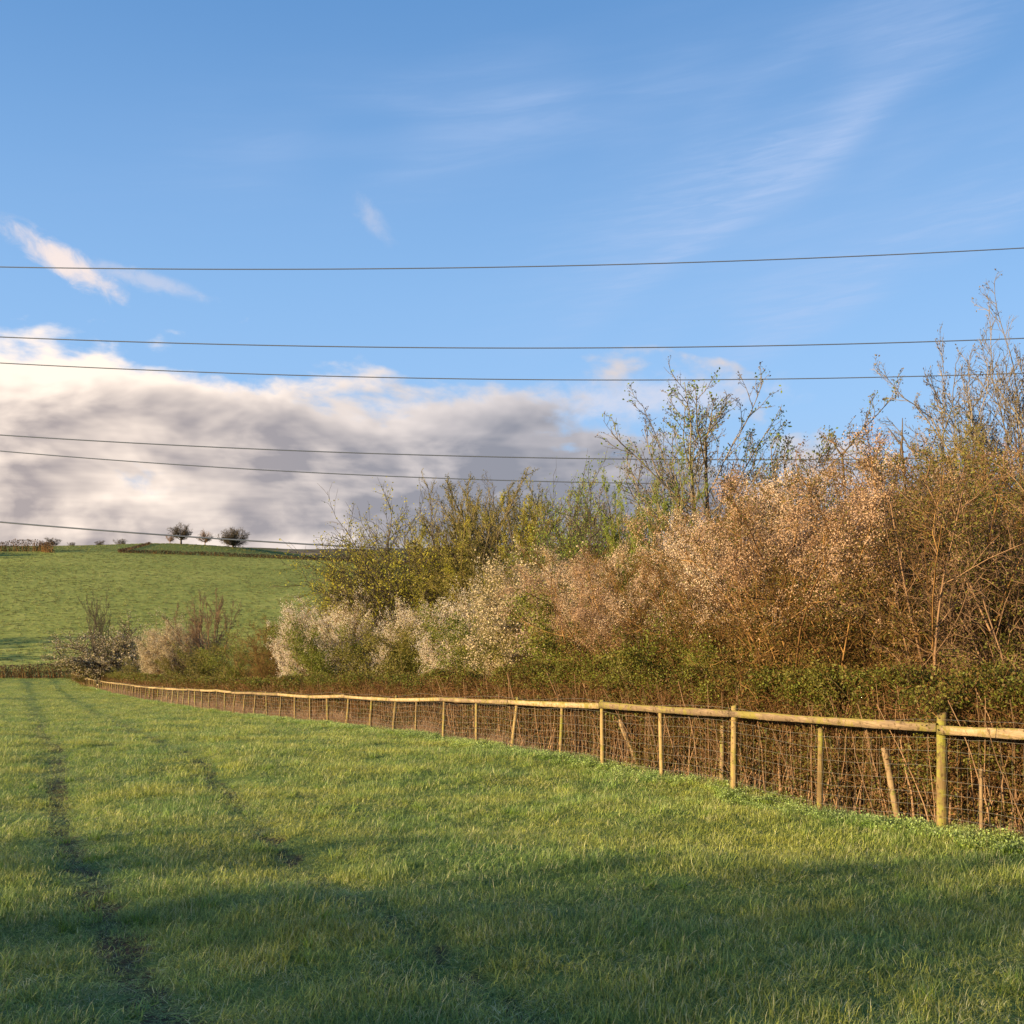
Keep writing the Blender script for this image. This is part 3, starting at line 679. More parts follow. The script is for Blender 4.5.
# ------------------------------------------------------------------ shrub and tree meshes
def plant(seed, stems, levels, leaf=None, bloom=None, S=(6, 4, 3, 3)):
    """stems dict(n,spread,len,r,lean,K,wob,trop); levels list of dicts for kids+poly. returns dict part->mesh, height"""
    rg = np.random.default_rng(seed); n = stems['n']
    a = rg.uniform(0, 2 * np.pi, n); r = stems['spread'] * np.sqrt(rg.uniform(0, 1, n))
    st = np.stack([r * np.cos(a), r * np.sin(a), np.full(n, -.15)], -1)
    le = np.abs(rg.normal(stems['lean'], stems['lean'] * .4, n)); d = np.stack([np.cos(a) * le, np.sin(a) * le, np.ones(n)], -1)
    P, rad = poly(rg, st, d, stems['len'] * rg.uniform(.75, 1.08, n), stems['r'] * rg.uniform(.7, 1.2, n), stems.get('K', 8), stems.get('wob', .1), stems.get('trop', .03), .3)
    gens = [(P, rad)]
    for L in levels:
        s, d, ln, r = kids(rg, *gens[-1], L['n'], L.get('t0', .25), L.get('t1', 1), L['ang'], L['ratio'], L.get('rr', .55), L.get('shape', .5), L.get('minlen', .05))
        r = np.maximum(r, L.get('rmin', .003))
        gens.append(poly(rg, s, d, ln, r, L.get('K', 5), L.get('wob', .2), L.get('trop', .08), .4, L.get('droop', 0)))
    out = {}
    ns = 2 if len(gens) > 3 else 1
    V, Q = join([tubes(p, r, S[min(i, 3)]) for i, (p, r) in enumerate(gens[:ns])]); out['trunk'] = mesh('trunk', V, Q, True)
    V, Q = join([tubes(p, r, S[min(i + ns, 3)]) for i, (p, r) in enumerate(gens[ns:])]); out['twigs'] = mesh('twigs', V, Q)
    allp = gens[-1][0]; H = max(np.percentile(allp[:, :, 2], 99.7), .5)
    def scatter(spec):
        src = gens[-1][0] if not spec.get('both') else None
        P = src; N, K, _ = P.shape; n = int(spec['n'])
        i = rg.integers(0, N, n); t = rg.uniform(spec.get('t0', .15), 1, n) * (K - 1); k = np.minimum(t.astype(int), K - 2); f = (t - k)[:, None]
        C = P[i, k] * (1 - f) + P[i, k + 1] * f + rg.normal(0, spec.get('jit', .03), (n, 3))
        m_ = spec.get('clump', 0)
        if m_:
            v = vnoise(C[:, 0] * 1.3 + 50 + C[:, 2], C[:, 1] + C[:, 2] * 1.3 + 50, spec.get('cs', .8), seed + 9)
            q = np.clip((v - .5) * 5 * m_ + spec.get('fill', .5), spec.get('floor', .03), 1)
            if 'zlo' in spec: q = q * np.clip((C[:, 2] / H - spec['zlo']) / .2, .02, 1)
            C = C[rg.uniform(0, 1, n) < q]
        return leaves(rg, C, spec['size'], spec.get('up', .4), spec.get('asp', 1.7))
    if leaf: V, Q = scatter(leaf); out['leaves'] = mesh('leaves', V, Q)
    if bloom: V, Q = scatter(bloom); out['blossom'] = mesh('blossom', V, Q)
    print('plant', seed, 'H %.1f' % H, {k: len(v.polygons) for k, v in out.items()})
    return out, H
K_ = {}
def dome(seed, H, rad, trunk_h, trunk_r, n_limb, n2, n3, rmin, leaf=None, bloom=None, stems=1, flat=.75):
    rg = np.random.default_rng(seed); zc = trunk_h + (H - trunk_h) * .45; rz_ = H - zc
    a = rg.uniform(0, 6.28, n_limb); u = rg.uniform(-.55, 1, n_limb); q = np.sqrt(np.clip(1 - u * u, 0, 1)); f = rg.uniform(.7, 1.0, n_limb)
    tgt = np.stack([np.cos(a) * q * rad * f, np.sin(a) * q * rad * f, zc + u * rz_ * f], -1)
    sa = rg.uniform(0, 6.28, stems); sp = np.stack([np.cos(sa), np.sin(sa), sa * 0], -1) * (.9 if stems > 1 else 0)
    TP, TR = poly(rg, sp * .6 + [0, 0, -.2], np.stack([sp[:, 0] * .5, sp[:, 1] * .5, np.ones(stems)], -1), np.full(stems, trunk_h * 1.35), np.full(stems, trunk_r), 6, .05, .03, .6)
    own = rg.integers(0, stems, n_limb); st = TP[own, rg.integers(3, 6, n_limb)]
    K = 8; t = np.linspace(0, 1, K)[None, :, None]; L1 = st[:, None] * (1 - t) + tgt[:, None] * t
    L1 = L1 + np.sin(t * 3.14) * rg.normal(0, rad * .07, (n_limb, 1, 3)) + np.cumsum(rg.normal(0, rad * .012, (n_limb, K, 3)), 1) * t
    R1 = trunk_r * .42 * (1 - .8 * t[..., 0]) * np.ones((n_limb, 1)) * rg.uniform(.5, 1, (n_limb, 1))
    g2 = poly(rg, *kids(rg, L1, R1, n2, .25, 1, 42, .38, .5, .35, .1)[:3], np.maximum(kids(rg, L1, R1, n2, .25, 1, 42, .38, .5, .35, .1)[3], rmin * 1.7), 5, .16, .04, .5)
    s3, d3, l3, r3 = kids(rg, *g2, n3, .1, 1, 42, .5, .5, .3, .1); g3 = poly(rg, s3, d3, l3, np.maximum(r3, rmin), 3, .2, .03, .5)
    out = {}; V, Q = join([tubes(TP, TR, 7), tubes(L1, R1, 5)]); out['trunk'] = mesh('trunk', V, Q, True)
    V, Q = join([tubes(*g2, 3), tubes(*g3, 3)]); out['twigs'] = mesh('twigs', V, Q)
    P = g3[0]
    for nm, spc in (('leaves', leaf), ('blossom', bloom)):
        if spc:
            n, size, jit = spc; i = rg.integers(0, len(P), n); C = P[i, rg.integers(0, 3, n)] + rg.normal(0, jit, (n, 3))
            cs = rad * .16; v = .5 * vnoise(C[:, 0] + 40, C[:, 2] + C[:, 1] + 40, cs, seed) + .5 * vnoise(C[:, 1] + 40, C[:, 2] - C[:, 0] + 40, cs, seed + 1); C = C[rg.uniform(0, 1, n) < np.clip((v - .40) * 6 + .2, .12, 1)]; V, Q = leaves(rg, C, size, .2, 1.2); out[nm] = mesh(nm, V, Q)
    return out, H
# brown twiggy thorn thicket, about 5 m
for i, sd_ in enumerate((101, 102, 103)):
    K_['thorn%d' % i] = plant(sd_, dict(n=21, spread=1.1, len=4.6, r=.024, lean=.28, K=9, wob=.09, trop=.02),
        [dict(n=9, t0=.22, ang=42, ratio=.42, rmin=.008, K=6, wob=.16, trop=.05), dict(n=9, t0=.15, ang=48, ratio=.45, rmin=.0045, K=4, wob=.2, trop=.04), dict(n=5, t0=.1, ang=50, ratio=.5, rmin=.003, K=3, wob=.25, trop=.02, minlen=.08)],
        leaf=dict(n=36000, size=.034, jit=.04, clump=1, cs=.9, fill=.55, floor=.1), bloom=dict(n=190000, size=.021, jit=.045, clump=2, cs=1.0, fill=.45, floor=.0, zlo=.48, asp=1.15))
# leafy bush, 3.5 m
K_['bush'] = plant(121, dict(n=14, spread=.6, len=2.9, r=.024, lean=.35, K=7, wob=.12, trop=.02),
        [dict(n=9, t0=.1, ang=48, ratio=.45, rmin=.008, K=5, wob=.2, trop=.05), dict(n=8, t0=.1, ang=50, ratio=.5, rmin=.005, K=4, wob=.2, trop=.04)],
        leaf=dict(n=42000, size=.055, jit=.10, clump=1, cs=.7, fill=.7))
# airy tree with small yellow leaves, 9.5 m
for i, sd_ in enumerate((131, 132)):
    K_['leafy%d' % i] = plant(sd_, dict(n=10, spread=.7, len=8.6, r=.075, lean=.30, K=10, wob=.06, trop=.015),
        [dict(n=14, t0=.15, ang=38, ratio=.36, rmin=.016, K=7, wob=.13, trop=.07, shape=.55), dict(n=9, t0=.15, ang=42, ratio=.42, rmin=.008, K=5, wob=.18, trop=.08), dict(n=6, t0=.1, ang=40, ratio=.45, rmin=.006, K=3, wob=.2, trop=.08, minlen=.12)],
        leaf=dict(n=50000, size=.085, jit=.06, clump=1, cs=1.2, fill=.5, floor=.08))
# nearly bare upright tree, 9.5 m
for i, sd_ in enumerate((141, 142)):
    K_['bare%d' % i] = plant(sd_, dict(n=8, spread=.5, len=8.8, r=.07, lean=.28, K=10, wob=.06, trop=.02),
        [dict(n=12, t0=.25, ang=42, ratio=.36, rmin=.015, K=7, wob=.14, trop=.12, shape=.45), dict(n=8, t0=.2, ang=42, ratio=.42, rmin=.008, K=5, wob=.16, trop=.14), dict(n=5, t0=.2, ang=38, ratio=.45, rmin=.006, K=4, wob=.14, trop=.16, minlen=.15)],
        leaf=dict(n=14000, size=.045, jit=.015, t0=.5, clump=0), bloom=dict(n=2600, size=.075, jit=.05, clump=1, cs=1.4, fill=.1))
for i, sd_ in enumerate((181, 182, 183)):
    K_['vase%d' % i] = plant(sd_, dict(n=8, spread=.5, len=8.6, r=.10, lean=(.30, .24, .34)[i], K=9, wob=.04, trop=.01),
        [dict(n=12, t0=.18, ang=30, ratio=.44, rmin=.028, K=7, wob=.07, trop=.03, shape=.45), dict(n=9, t0=.2, ang=32, ratio=.42, rmin=.016, K=5, wob=.09, trop=.05), dict(n=6, t0=.15, ang=32, ratio=.48, rmin=.010, K=3, wob=.12, trop=.05, minlen=.2)],
        leaf=dict(n=60000, size=.07, jit=.06, clump=1, cs=1.5, fill=.45, floor=.1), bloom=dict(n=14000, size=.07, jit=.04, clump=0))
# broad fan-crowned bare tree
for i, sd_ in enumerate((145, 146)):
    K_['fan%d' % i] = plant(sd_, dict(n=6, spread=.35, len=7.4, r=.085, lean=.30, K=9, wob=.05, trop=.01),
        [dict(n=11, t0=.38, ang=33, ratio=.48, rmin=.020, K=8, wob=.09, trop=.06, shape=.35), dict(n=8, t0=.2, ang=36, ratio=.42, rmin=.011, K=6, wob=.12, trop=.10), dict(n=6, t0=.15, ang=34, ratio=.48, rmin=.0075, K=4, wob=.12, trop=.12, minlen=.2)],
        leaf=dict(n=10000, size=.05, jit=.02, t0=.5, clump=0), bloom=dict(n=9000, size=.07, jit=.05, clump=1, cs=1.4, fill=.2))
# fine twigged tall tree with dark seed tips
K_['ash'] = plant(151, dict(n=16, spread=.7, len=8.6, r=.048, lean=.26, K=10, wob=.05, trop=.01),
        [dict(n=12, t0=.3, ang=36, ratio=.38, rmin=.014, K=7, wob=.12, trop=.08, shape=.5), dict(n=9, t0=.2, ang=38, ratio=.42, rmin=.008, K=5, wob=.15, trop=.1), dict(n=6, t0=.1, ang=36, ratio=.42, rmin=.005, K=3, wob=.15, trop=.12, minlen=.12)],
        leaf=dict(n=15000, size=.05, jit=.02, t0=.55, clump=1, fill=.6))
# far round trees and crowns
K_['dome0'] = dome(201, 8.0, 4.3, 2.2, .40, 34, 10, 7, .028, leaf=(5000, .18, .2))
K_['dome1'] = dome(202, 8.0, 4.8, 1.6, .34, 30, 9, 6, .028, leaf=(3500, .18, .25))
K_['dome2'] = dome(203, 8.0, 6.2, 1.2, .45, 44, 10, 7, .030, leaf=(9000, .20, .25))
K_['haw'] = dome(204, 7.4, 4.9, 1.5, .26, 46, 10, 7, .018, leaf=(9000, .12, .12), bloom=(15000, .11, .12), stems=4)
K_['crown'] = dome(211, 9.8, 4.4, 2.6, .17, 60, 11, 7, .009, leaf=(30000, .085, .10), stems=4)
for i, sd_ in enumerate((221, 222)):
    K_['bloom%d' % i] = dome(sd_, 4.8, 2.5, .9, .07, 64, 11, 8, .005, leaf=(9000, .06, .08), bloom=(130000, .046, .06), stems=6)
def put(kind, px, Y, h, label, cat='shrub', name='thorn_shrub', bark='bark_red', leaf='leaf_rust', bloom=None, wide=1.0, group=None, rz=None, tilt=0.0):
    bark2 = 'bark_olive' if kind.startswith('vase') and bark == 'bark_dark' and px > 300 else bark
    parts, H = K_[kind]; x = (px - 512) / F * Y
    o = empty(name, (x, Y, float(gz(x, Y)) - .02), rz if rz is not None else (px * 1.37 + Y * 2.1) % 6.28)
    s = h / H; o.scale = (s * wide, s * wide, s); o.rotation_euler[0] = tilt
    tag(o, label, cat, group)
    link('trunk', parts['trunk'], o, M[bark]); link('branches', parts['twigs'], o, M[bark2])
    if leaf and 'leaves' in parts: link('leaves', parts['leaves'], o, M[leaf])
    if bloom and 'blossom' in parts: link('blossom', parts['blossom'], o, M[bloom])
    return o
TH = 'brown thicket shrubs behind the hedge'
# --- right-hand thicket, front row (nearest first)
put('thorn0', 1100, 13.4, 4.9, 'reddish brown thorn shrub at the extreme right frame edge behind the hedge', group=TH, leaf='leaf_olive', bark='bark_brown')
put('thorn1', 1010, 14.6, 5.1, 'brown thorn shrub with pale orange stems, right behind the thickest fence post', group=TH, leaf='leaf_olive', bark='bark_brown')
put('thorn2', 925, 15.8, 5.3, 'dense rusty brown thorn shrub below the fine twigged tall tree', group=TH)
put('thorn0', 850, 17.3, 5.5, 'tall rusty thorn shrub below the forked dead snag, its top touching the sky', group=TH, leaf='leaf_rust', bloom='dry')
put('thorn1', 785, 19.0, 5.2, 'thorn shrub covered in pinkish seed fluff on its crown, above the second thick post', group=TH, bloom='seedfluff')
put('thorn2', 722, 20.8, 4.9, 'arching red-brown shrub with pink seed fluff in front of the bare budding tree', group=TH, bloom='seedfluff')
put('thorn0', 665, 22.6, 4.3, 'spreading red-brown twiggy shrub in the middle of the thicket with sparse fluff', group=TH, bloom='dry', wide=1.15)
put('thorn1', 618, 25.2, 4.7, 'left end of the pink fluffy thicket beside the cream blossom bush', group=TH, bloom='seedfluff')
# --- second row
fill = 'brown twiggy shrub deep in the thicket behind the front row of shrubs'
for px, Y, h, k, bl, lf in ((1120, 16.5, 5.6, 'thorn2', None, 'leaf_olive'), (1040, 17.6, 5.6, 'thorn0', None, 'leaf_olive'), (975, 18.8, 5.8, 'thorn1', None, 'leaf_green'), (905, 20.2, 5.9, 'thorn2', 'dry', 'leaf_rust'),
                        (845, 21.8, 6.0, 'thorn1', 'seedfluff', 'leaf_olive'), (790, 23.4, 5.8, 'thorn0', 'seedfluff', 'leaf_rust'), (742, 25.2, 5.5, 'thorn1', 'seedfluff', 'leaf_olive'), (690, 27.4, 5.3, 'thorn2', 'seedfluff', 'leaf_rust'),
                        (648, 29.5, 5.2, 'thorn0', 'dry', 'leaf_olive'), (600, 33, 5.4, 'thorn1', None, 'leaf_olive'), (1000, 22.0, 5.8, 'thorn1', None, 'leaf_olive'), (880, 25.0, 6.0, 'thorn0', None, 'leaf_rust'), (780, 29, 5.8, 'thorn2', None, 'leaf_olive')):
    put(k, px, Y, h, fill, bloom=bl, leaf=lf, group='shrubs deep in the thicket')
# understorey leafy bushes between hedge and thicket
put('bush', 662, 20.9, 3.0, 'bright green leafy bush at the foot of the red-brown spreading shrub', name='leafy_bush', leaf='leaf_green', bark='bark_olive')
put('bush', 880, 14.9, 2.0, 'low green bush among the stems below the rusty shrubs on the right', name='leafy_bush', leaf='leaf_olive', bark='bark_olive')
put('bush', 985, 13.3, 2.3, 'low green bramble bush behind the thickest post, under pale stems', name='leafy_bush', leaf='leaf_olive', bark='bark_red')
put('bush', 770, 17.6, 2.2, 'low green bramble bush just left above the second thick post', name='leafy_bush', leaf='leaf_green', bark='bark_red')
# --- tall trees on the right
put('vase1', 1012, 22.5, 8.8, 'dense grey twigged tree standing directly behind the tall fine twigged tree', 'tree', 'tall_tree', 'bark_grey', None, 'leaf_bud', wide=.5)
put('ash', 1040, 21.5, 9.3, 'tall fine twigged tree with dark seed tips rising at the right edge', 'tree', 'tall_tree', 'bark_grey', 'leaf_bud', wide=.95)
put('ash', 1130, 20.5, 9.8, 'taller twiggy tree mostly cut off by the right frame edge', 'tree', 'tall_tree', 'bark_grey', 'leaf_bud', rz=2.0)
put('bare1', 1010, 19.5, 6.6, 'olive leafed shrubby tree under the tall fine twigged tree at right', 'tree', 'budding_tree', 'bark_olive', 'leaf_olive', 'leaf_green', wide=1.3)
put('ash', 905, 27.5, 7.6, 'small grey-green tree top poking above the rusty shrubs left of the tall tree', 'tree', 'small_tree', 'bark_olive', 'leaf_olive', wide=.5)
put('fan0', 712, 27.5, 9.3, 'bare budding tree with upswept twigs against the sky above the pink thicket', 'tree', 'budding_tree', 'bark_grey', 'leaf_bud', 'leaf_lime', wide=1.05, rz=0.4)
put('leafy1', 660, 26.0, 7.2, 'slender sapling with fresh lime green leaves left of the bare budding tree', 'tree', 'sapling', 'bark_olive', 'leaf_lime', wide=.42)
put('fan1', 772, 30, 7.7, 'bare twiggy tree half hidden right of the bare budding tree', 'tree', 'budding_tree', 'bark_grey', 'leaf_bud', wide=.7)
# snags
def snag(px, Y, h, fork, label, seed):
    rg = np.random.default_rng(seed); x = (px - 512) / F * Y
    P, r = poly(rg, np.array([[0., 0, -.1]]), np.array([[.03, 0, 1.]]), np.array([h * .93]), np.array([.045]), 10, .035, .05, .45); ps = [tubes(P, r, 6)]
    tipp = P[0, -1]
    D = np.array([[-.6, 0, .8], [.55, .1, .85]]) if fork else np.array([[.1, 0, 1.], [-.5, .2, .6]])
    P2, r2 = poly(rg, np.repeat(tipp[None], 2, 0), D, np.array([.55, .45]), np.array([.024, .022]), 5, .12, .1, .3); ps.append(tubes(P2, r2, 5))
    s, d, ln, rr = kids(rg, P, r, 14, .55, .97, 50, .06, .35, .1, .15); P3, r3 = poly(rg, s, d, ln, rr, 4, .2, .15, .3); ps.append(tubes(P3, r3, 4))
    V, Q = join(ps); o = link('bare_snag', mesh('bare_snag', V, Q, True), None, M['bark_dark']); o.location = (x, Y, float(gz(x, Y)))
    tag(o, label, 'snag', 'bare snags above the thicket')
snag(851, 22.5, 7.0, True, 'bare snag with a small forked top sticking up above the rusty shrubs', 1)
snag(921, 21.0, 6.9, False, 'tall thin snag with stubby twigs just left of the tall fine twigged tree', 2)
snag(866, 23.5, 6.9, False, 'thin straight snag between the forked snag and the grey-green tree top', 3)
# --- middle trees
put('crown', 584, 37, 8.7, 'yellow-green leafy tree leaning in the middle of the tree line', 'tree', 'leafy_tree', 'bark_dark', 'leaf_lime', wide=.72)
put('vase1', 556, 41, 9.4, 'second yellow-green tree close behind the leaning one in the middle', 'tree', 'leafy_tree', 'bark_dark', 'leaf_yellow', wide=.85)
put('fan1', 612, 41, 9.4, 'bare twiggy tree behind the yellow-green leafy tree', 'tree', 'budding_tree', 'bark_grey', 'leaf_bud', wide=.8)
put('vase2', 528, 46, 10.2, 'upright brown tree right of the pair of olive trees in mid distance', 'tree', 'upright_tree', 'bark_dark', None, 'leaf_olive', wide=.8)
put('vase0', 492, 48, 10.9, 'tallest upright olive-brown bare tree in mid distance', 'tree', 'upright_tree', 'bark_dark', None, 'leaf_olive', wide=.85, rz=1.0)
put('vase1', 458, 51, 11.0, 'upright olive-brown tree beside the arching yellow leafed tree', 'tree', 'upright_tree', 'bark_dark', None, 'leaf_olive', wide=.8, rz=3.3)
put('crown', 402, 50, 10.0, 'arching yellow leafed tree leading the tree line above the blossom', 'tree', 'leafy_tree', 'bark_dark', 'leaf_yellow', wide=1.0)
put('vase0', 392, 57, 10.0, 'thin yellow leafed tree right behind the arching yellow one', 'tree', 'leafy_tree', 'bark_dark', 'leaf_yellow', wide=.85)
put('vase1', 352, 60, 7.0, 'low yellow-brown tree at the left end of the tall tree line', 'tree', 'leafy_tree', 'bark_red', 'leaf_rust', wide=.9)
# --- mid blossom and shrubs
BG = 'cream blossom shrubs behind the hedge'
put('bloom0', 556, 29.5, 4.9, 'large cream blossom bush left of the pink thicket', name='blossom_shrub', leaf='leaf_olive', bloom='cream', group=BG, bark='bark_olive')
put('bloom1', 590, 29, 4.6, 'pinkish blossom shrub against the left end of the thicket', name='blossom_shrub', leaf='leaf_olive', bloom='seedfluff', group=BG)
put('bush', 612, 25.0, 3.7, 'yellow-green leafy bush under the large cream blossom bush', name='leafy_bush', leaf='leaf_green', bark='bark_olive')
put('bush', 700, 19.6, 2.6, 'low yellow-green bush just right of the bright green leafy bush at the thicket foot', name='leafy_bush', leaf='leaf_olive', bark='bark_olive')
put('bush', 566, 28.0, 3.3, 'dark olive bush at the foot of the large cream blossom bush', name='leafy_bush', leaf='leaf_olive', bark='bark_olive')
put('crown', 372, 56, 8.8, 'leftmost arching tree with small yellow leaves, leaning out over the hillside view', 'tree', 'leafy_tree', 'bark_dark', 'leaf_yellow', wide=.72, rz=1.2)
put('bush', 520, 33, 3.6, 'olive green bush between two cream blossom shrubs mid distance', name='leafy_bush', leaf='leaf_olive', bark='bark_olive')
put('bloom1', 460, 39, 4.7, 'creamy white blossom shrub below the upright olive-brown trees', name='blossom_shrub', leaf='leaf_olive', bloom='blossom', group=BG, wide=.68)
put('bush', 497, 35, 4.0, 'green bush right of the creamy white blossom shrub', name='leafy_bush', leaf='leaf_green', bark='bark_olive')
put('bloom0', 409, 44, 4.6, 'white blossom shrub third from the left in the blossom row', name='blossom_shrub', leaf='leaf_olive', bloom='blossom', group=BG, wide=.62)
put('bloom1', 362, 48, 5.1, 'bushy white blossom shrub second from the left in the blossom row', name='blossom_shrub', leaf='leaf_olive', bloom='blossom', group=BG, wide=.72)
put('bloom0', 312, 54, 5.4, 'leftmost white blossom shrub of the blossom row', name='blossom_shrub', leaf='leaf_olive', bloom='blossom', group=BG, wide=.72)
put('bush', 433, 41, 4.1, 'green bush between the third and fourth blossom shrubs', name='leafy_bush', leaf='leaf_olive', bark='bark_olive')
put('bush', 336, 47, 4.2, 'green bush in front between the two leftmost white blossom shrubs', name='leafy_bush', leaf='leaf_green', bark='bark_olive')
put('bush', 385, 43, 3.9, 'olive bush between the second and third blossom shrubs', name='leafy_bush', leaf='leaf_olive', bark='bark_olive')
put('vase2', 545, 44, 9.4, 'yellow-green tree filling the gap between the upright brown tree and the leaning leafy tree', 'tree', 'leafy_tree', 'bark_olive', 'leaf_yellow', wide=.9, rz=2.5)
put('ash', 512, 52, 11.4, 'fine twigged olive tree at the back between the upright brown trees', 'tree', 'upright_tree', 'bark_dark', 'leaf_olive', None, wide=.9)
put('ash', 447, 55, 11.4, 'fine twigged olive tree at the back just right of the yellow leafed trees', 'tree', 'upright_tree', 'bark_dark', 'leaf_yellow', wide=.9, rz=2)
bk = 'olive brown scrub filling the gap behind the blossom row'
for px, Y, h, k, lf in ((560, 38, 6.2, 'thorn0', 'leaf_olive'), (520, 43, 6.4, 'thorn1', 'leaf_yellow'), (480, 48, 6.6, 'thorn2', 'leaf_olive'), (440, 52, 6.5, 'thorn0', 'leaf_yellow'), (405, 53, 6.6, 'thorn1', 'leaf_olive'), (370, 59, 6.6, 'thorn2', 'leaf_rust'), (335, 63, 6.3, 'thorn1', 'leaf_rust'), (300, 68, 5.9, 'thorn0', 'leaf_rust'),
                    (545, 45, 6.5, 'bush', 'leaf_olive'), (500, 54, 6.6, 'bush', 'leaf_olive'), (455, 58, 6.8, 'bush', 'leaf_olive'), (420, 62, 6.6, 'bush', 'leaf_olive')):
    put(k, px, Y, h, bk, leaf=lf, group='scrub behind the blossom row', wide=1.15, bark='bark_olive' if lf != 'leaf_rust' else 'bark_red', name='scrub_shrub')
# --- far left group
put('thorn2', 270, 69, 5.2, 'reddish scrub shrub left of the leftmost white blossom', name='scrub_shrub', leaf='leaf_rust', wide=1.1)
put('bush', 250, 72, 4.8, 'yellow-green bush between the bare slim tree and the blossom row', name='leafy_bush', leaf='leaf_green', bark='bark_olive', wide=1.2)
put('bush', 222, 77, 4.3, 'olive bush right below the bare slim tree', name='leafy_bush', leaf='leaf_olive', bark='bark_olive', wide=1.2)
put('vase2', 208, 84, 8.6, 'bare slim tree against the hillside field', 'tree', 'bare_tree', 'bark_brown', None, 'leaf_bud', wide=.7)
put('bare1', 196, 88, 7.4, 'lower bare leaning tree left beside the bare slim tree', 'tree', 'bare_tree', 'bark_brown', 'leaf_bud', wide=.7, rz=.5)
put('bloom1', 174, 86, 6.0, 'cream blossom shrub standing alone near the wide hawthorn', name='blossom_shrub', leaf='leaf_olive', bloom='cream', wide=.95)
put('bush', 140, 99, 3.3, 'low olive bush between the wide hawthorn and the lone cream shrub', name='leafy_bush', leaf='leaf_olive', bark='bark_olive', wide=1.4)
put('bush', 192, 84, 3.3, 'low olive bush under the lone cream shrub', name='leafy_bush', leaf='leaf_olive', bark='bark_olive', wide=1.3)
put('bush', 90, 128, 3.8, 'low brown-green bush at the foot of the wide hawthorn', name='leafy_bush', leaf='leaf_rust', bark='bark_red', wide=1.6)
put('haw', 111, 115, 6.9, 'wide spreading hawthorn with dark limbs and pale crown at the far end of the fence', 'tree', 'hawthorn_tree', 'bark_dark', 'leaf_olive', 'cream', wide=1.5)
put('vase1', 99, 124, 11.4, 'dark bare tree top rising behind the wide hawthorn', 'tree', 'bare_tree', 'bark_dark', None, 'leaf_bud', wide=.45)
# --- hilltop trees
HT = 'round bare trees on the hilltop'
put('dome0', 181, 470, 9.8, 'round crowned bare tree, leftmost large one on the hilltop', 'tree', 'hilltop_tree', 'bark_dark', 'leaf_bud', group=HT)
put('dome1', 170, 480, 5.0, 'faint little bare tree left beside the round crowned hilltop tree', 'tree', 'hilltop_tree', 'bark_brown', None, group=HT, wide=.8)
put('dome1', 205, 482, 7.2, 'smaller bare tree in the middle of the hilltop trees', 'tree', 'hilltop_tree', 'bark_brown', 'leaf_bud', group=HT, wide=.85, rz=2)
put('dome2', 233, 470, 9.0, 'wide dark dome shaped tree at the right of the hilltop trees', 'tree', 'hilltop_tree', 'bark_dark', 'leaf_bud', group=HT, wide=1.0)
for px, Y, h, lb in ((54, 500, 4.0, 'dark square-topped bush on the skyline right of the hilltop hedge'), (99, 505, 2.6, 'small dark bush alone on the skyline'), (121, 505, 3.2, 'pointed dark bush on the skyline left of the hilltop trees'), (72, 510, 2.0, 'low flat dark bush on the skyline between the square-topped and the lone one')):
    put('bush', px, Y, h, lb, 'bush', 'skyline_bush', 'bark_dark', 'leaf_bud', wide=1.6)

# ------------------------------------------------------------------ far hedges as block rows of twigs and leaves
def far_hedge(name, label, pts, hgt, wid, n, lsize, mat, seed):
    rg = np.random.default_rng(seed); pts = np.array(pts, float); seg = np.linalg.norm(np.diff(pts, axis=0), axis=1); cum = np.concatenate([[0], np.cumsum(seg)])
    s = rg.uniform(0, cum[-1], n); x = np.interp(s, cum, pts[:, 0]); y = np.interp(s, cum, pts[:, 1])
    x = x + rg.uniform(-wid / 2, wid / 2, n); y = y + rg.uniform(-wid / 2, wid / 2, n)
    T = hgt * (.8 + .4 * vnoise(x, y, 6, seed)); z = gz(x, y) + T * rg.uniform(0, 1, n) ** .7
    V, Q = leaves(rg, np.stack([x, y, z], -1), lsize)
    m_ = max(n // 6, 50); i = rg.integers(0, n, m_)
    P, r = poly(rg, np.stack([x[i], y[i], gz(x[i], y[i]) - .05], -1), np.stack([rg.normal(0, .2, m_), rg.normal(0, .2, m_), np.ones(m_)], -1), T[i] * rg.uniform(.7, 1.1, m_), np.full(m_, lsize * .12), 4, .15)
    o = empty(name, (pts[0, 0], pts[0, 1], float(gz(pts[0, 0], pts[0, 1])))); L = np.array(o.location)
    link('leaves', mesh('leaves', V - L, Q), o, M[mat]); V, Q = tubes(P, r, 3); link('stems', mesh('stems', V - L, Q), o, M['bark_red'])
    tag(o, label, 'hedge'); return o
far_hedge('field_end_hedge', 'dark brown hedge across the bottom of the near field at far left', [(-64, 152), (-80, 152), (-110, 151)], 1.9, 1.6, 9000, .22, 'dry_brown', 1)
far_hedge('hilltop_hedge', 'brown hedge along the crest at the far left above the shaded grass', [(-175, 398), (-182, 408), (-215, 405), (-260, 400)], 4.0, 3.0, 5000, .5, 'dry_brown', 2)
far_hedge('hill_boundary_hedge', 'thin dark hedge line crossing the hill below the hilltop trees', [(-152, 406), (-120, 410), (-90, 410), (-60, 408), (-20, 405)], 1.3, 1.2, 6000, .42, 'dry_brown', 3)
far_hedge('upper_field_hedge', 'short dark hedge running up the hill left of the hilltop trees', [(-153, 408), (-157, 440), (-160, 465)], 1.0, 1.0, 1500, .35, 'dry_brown', 4)

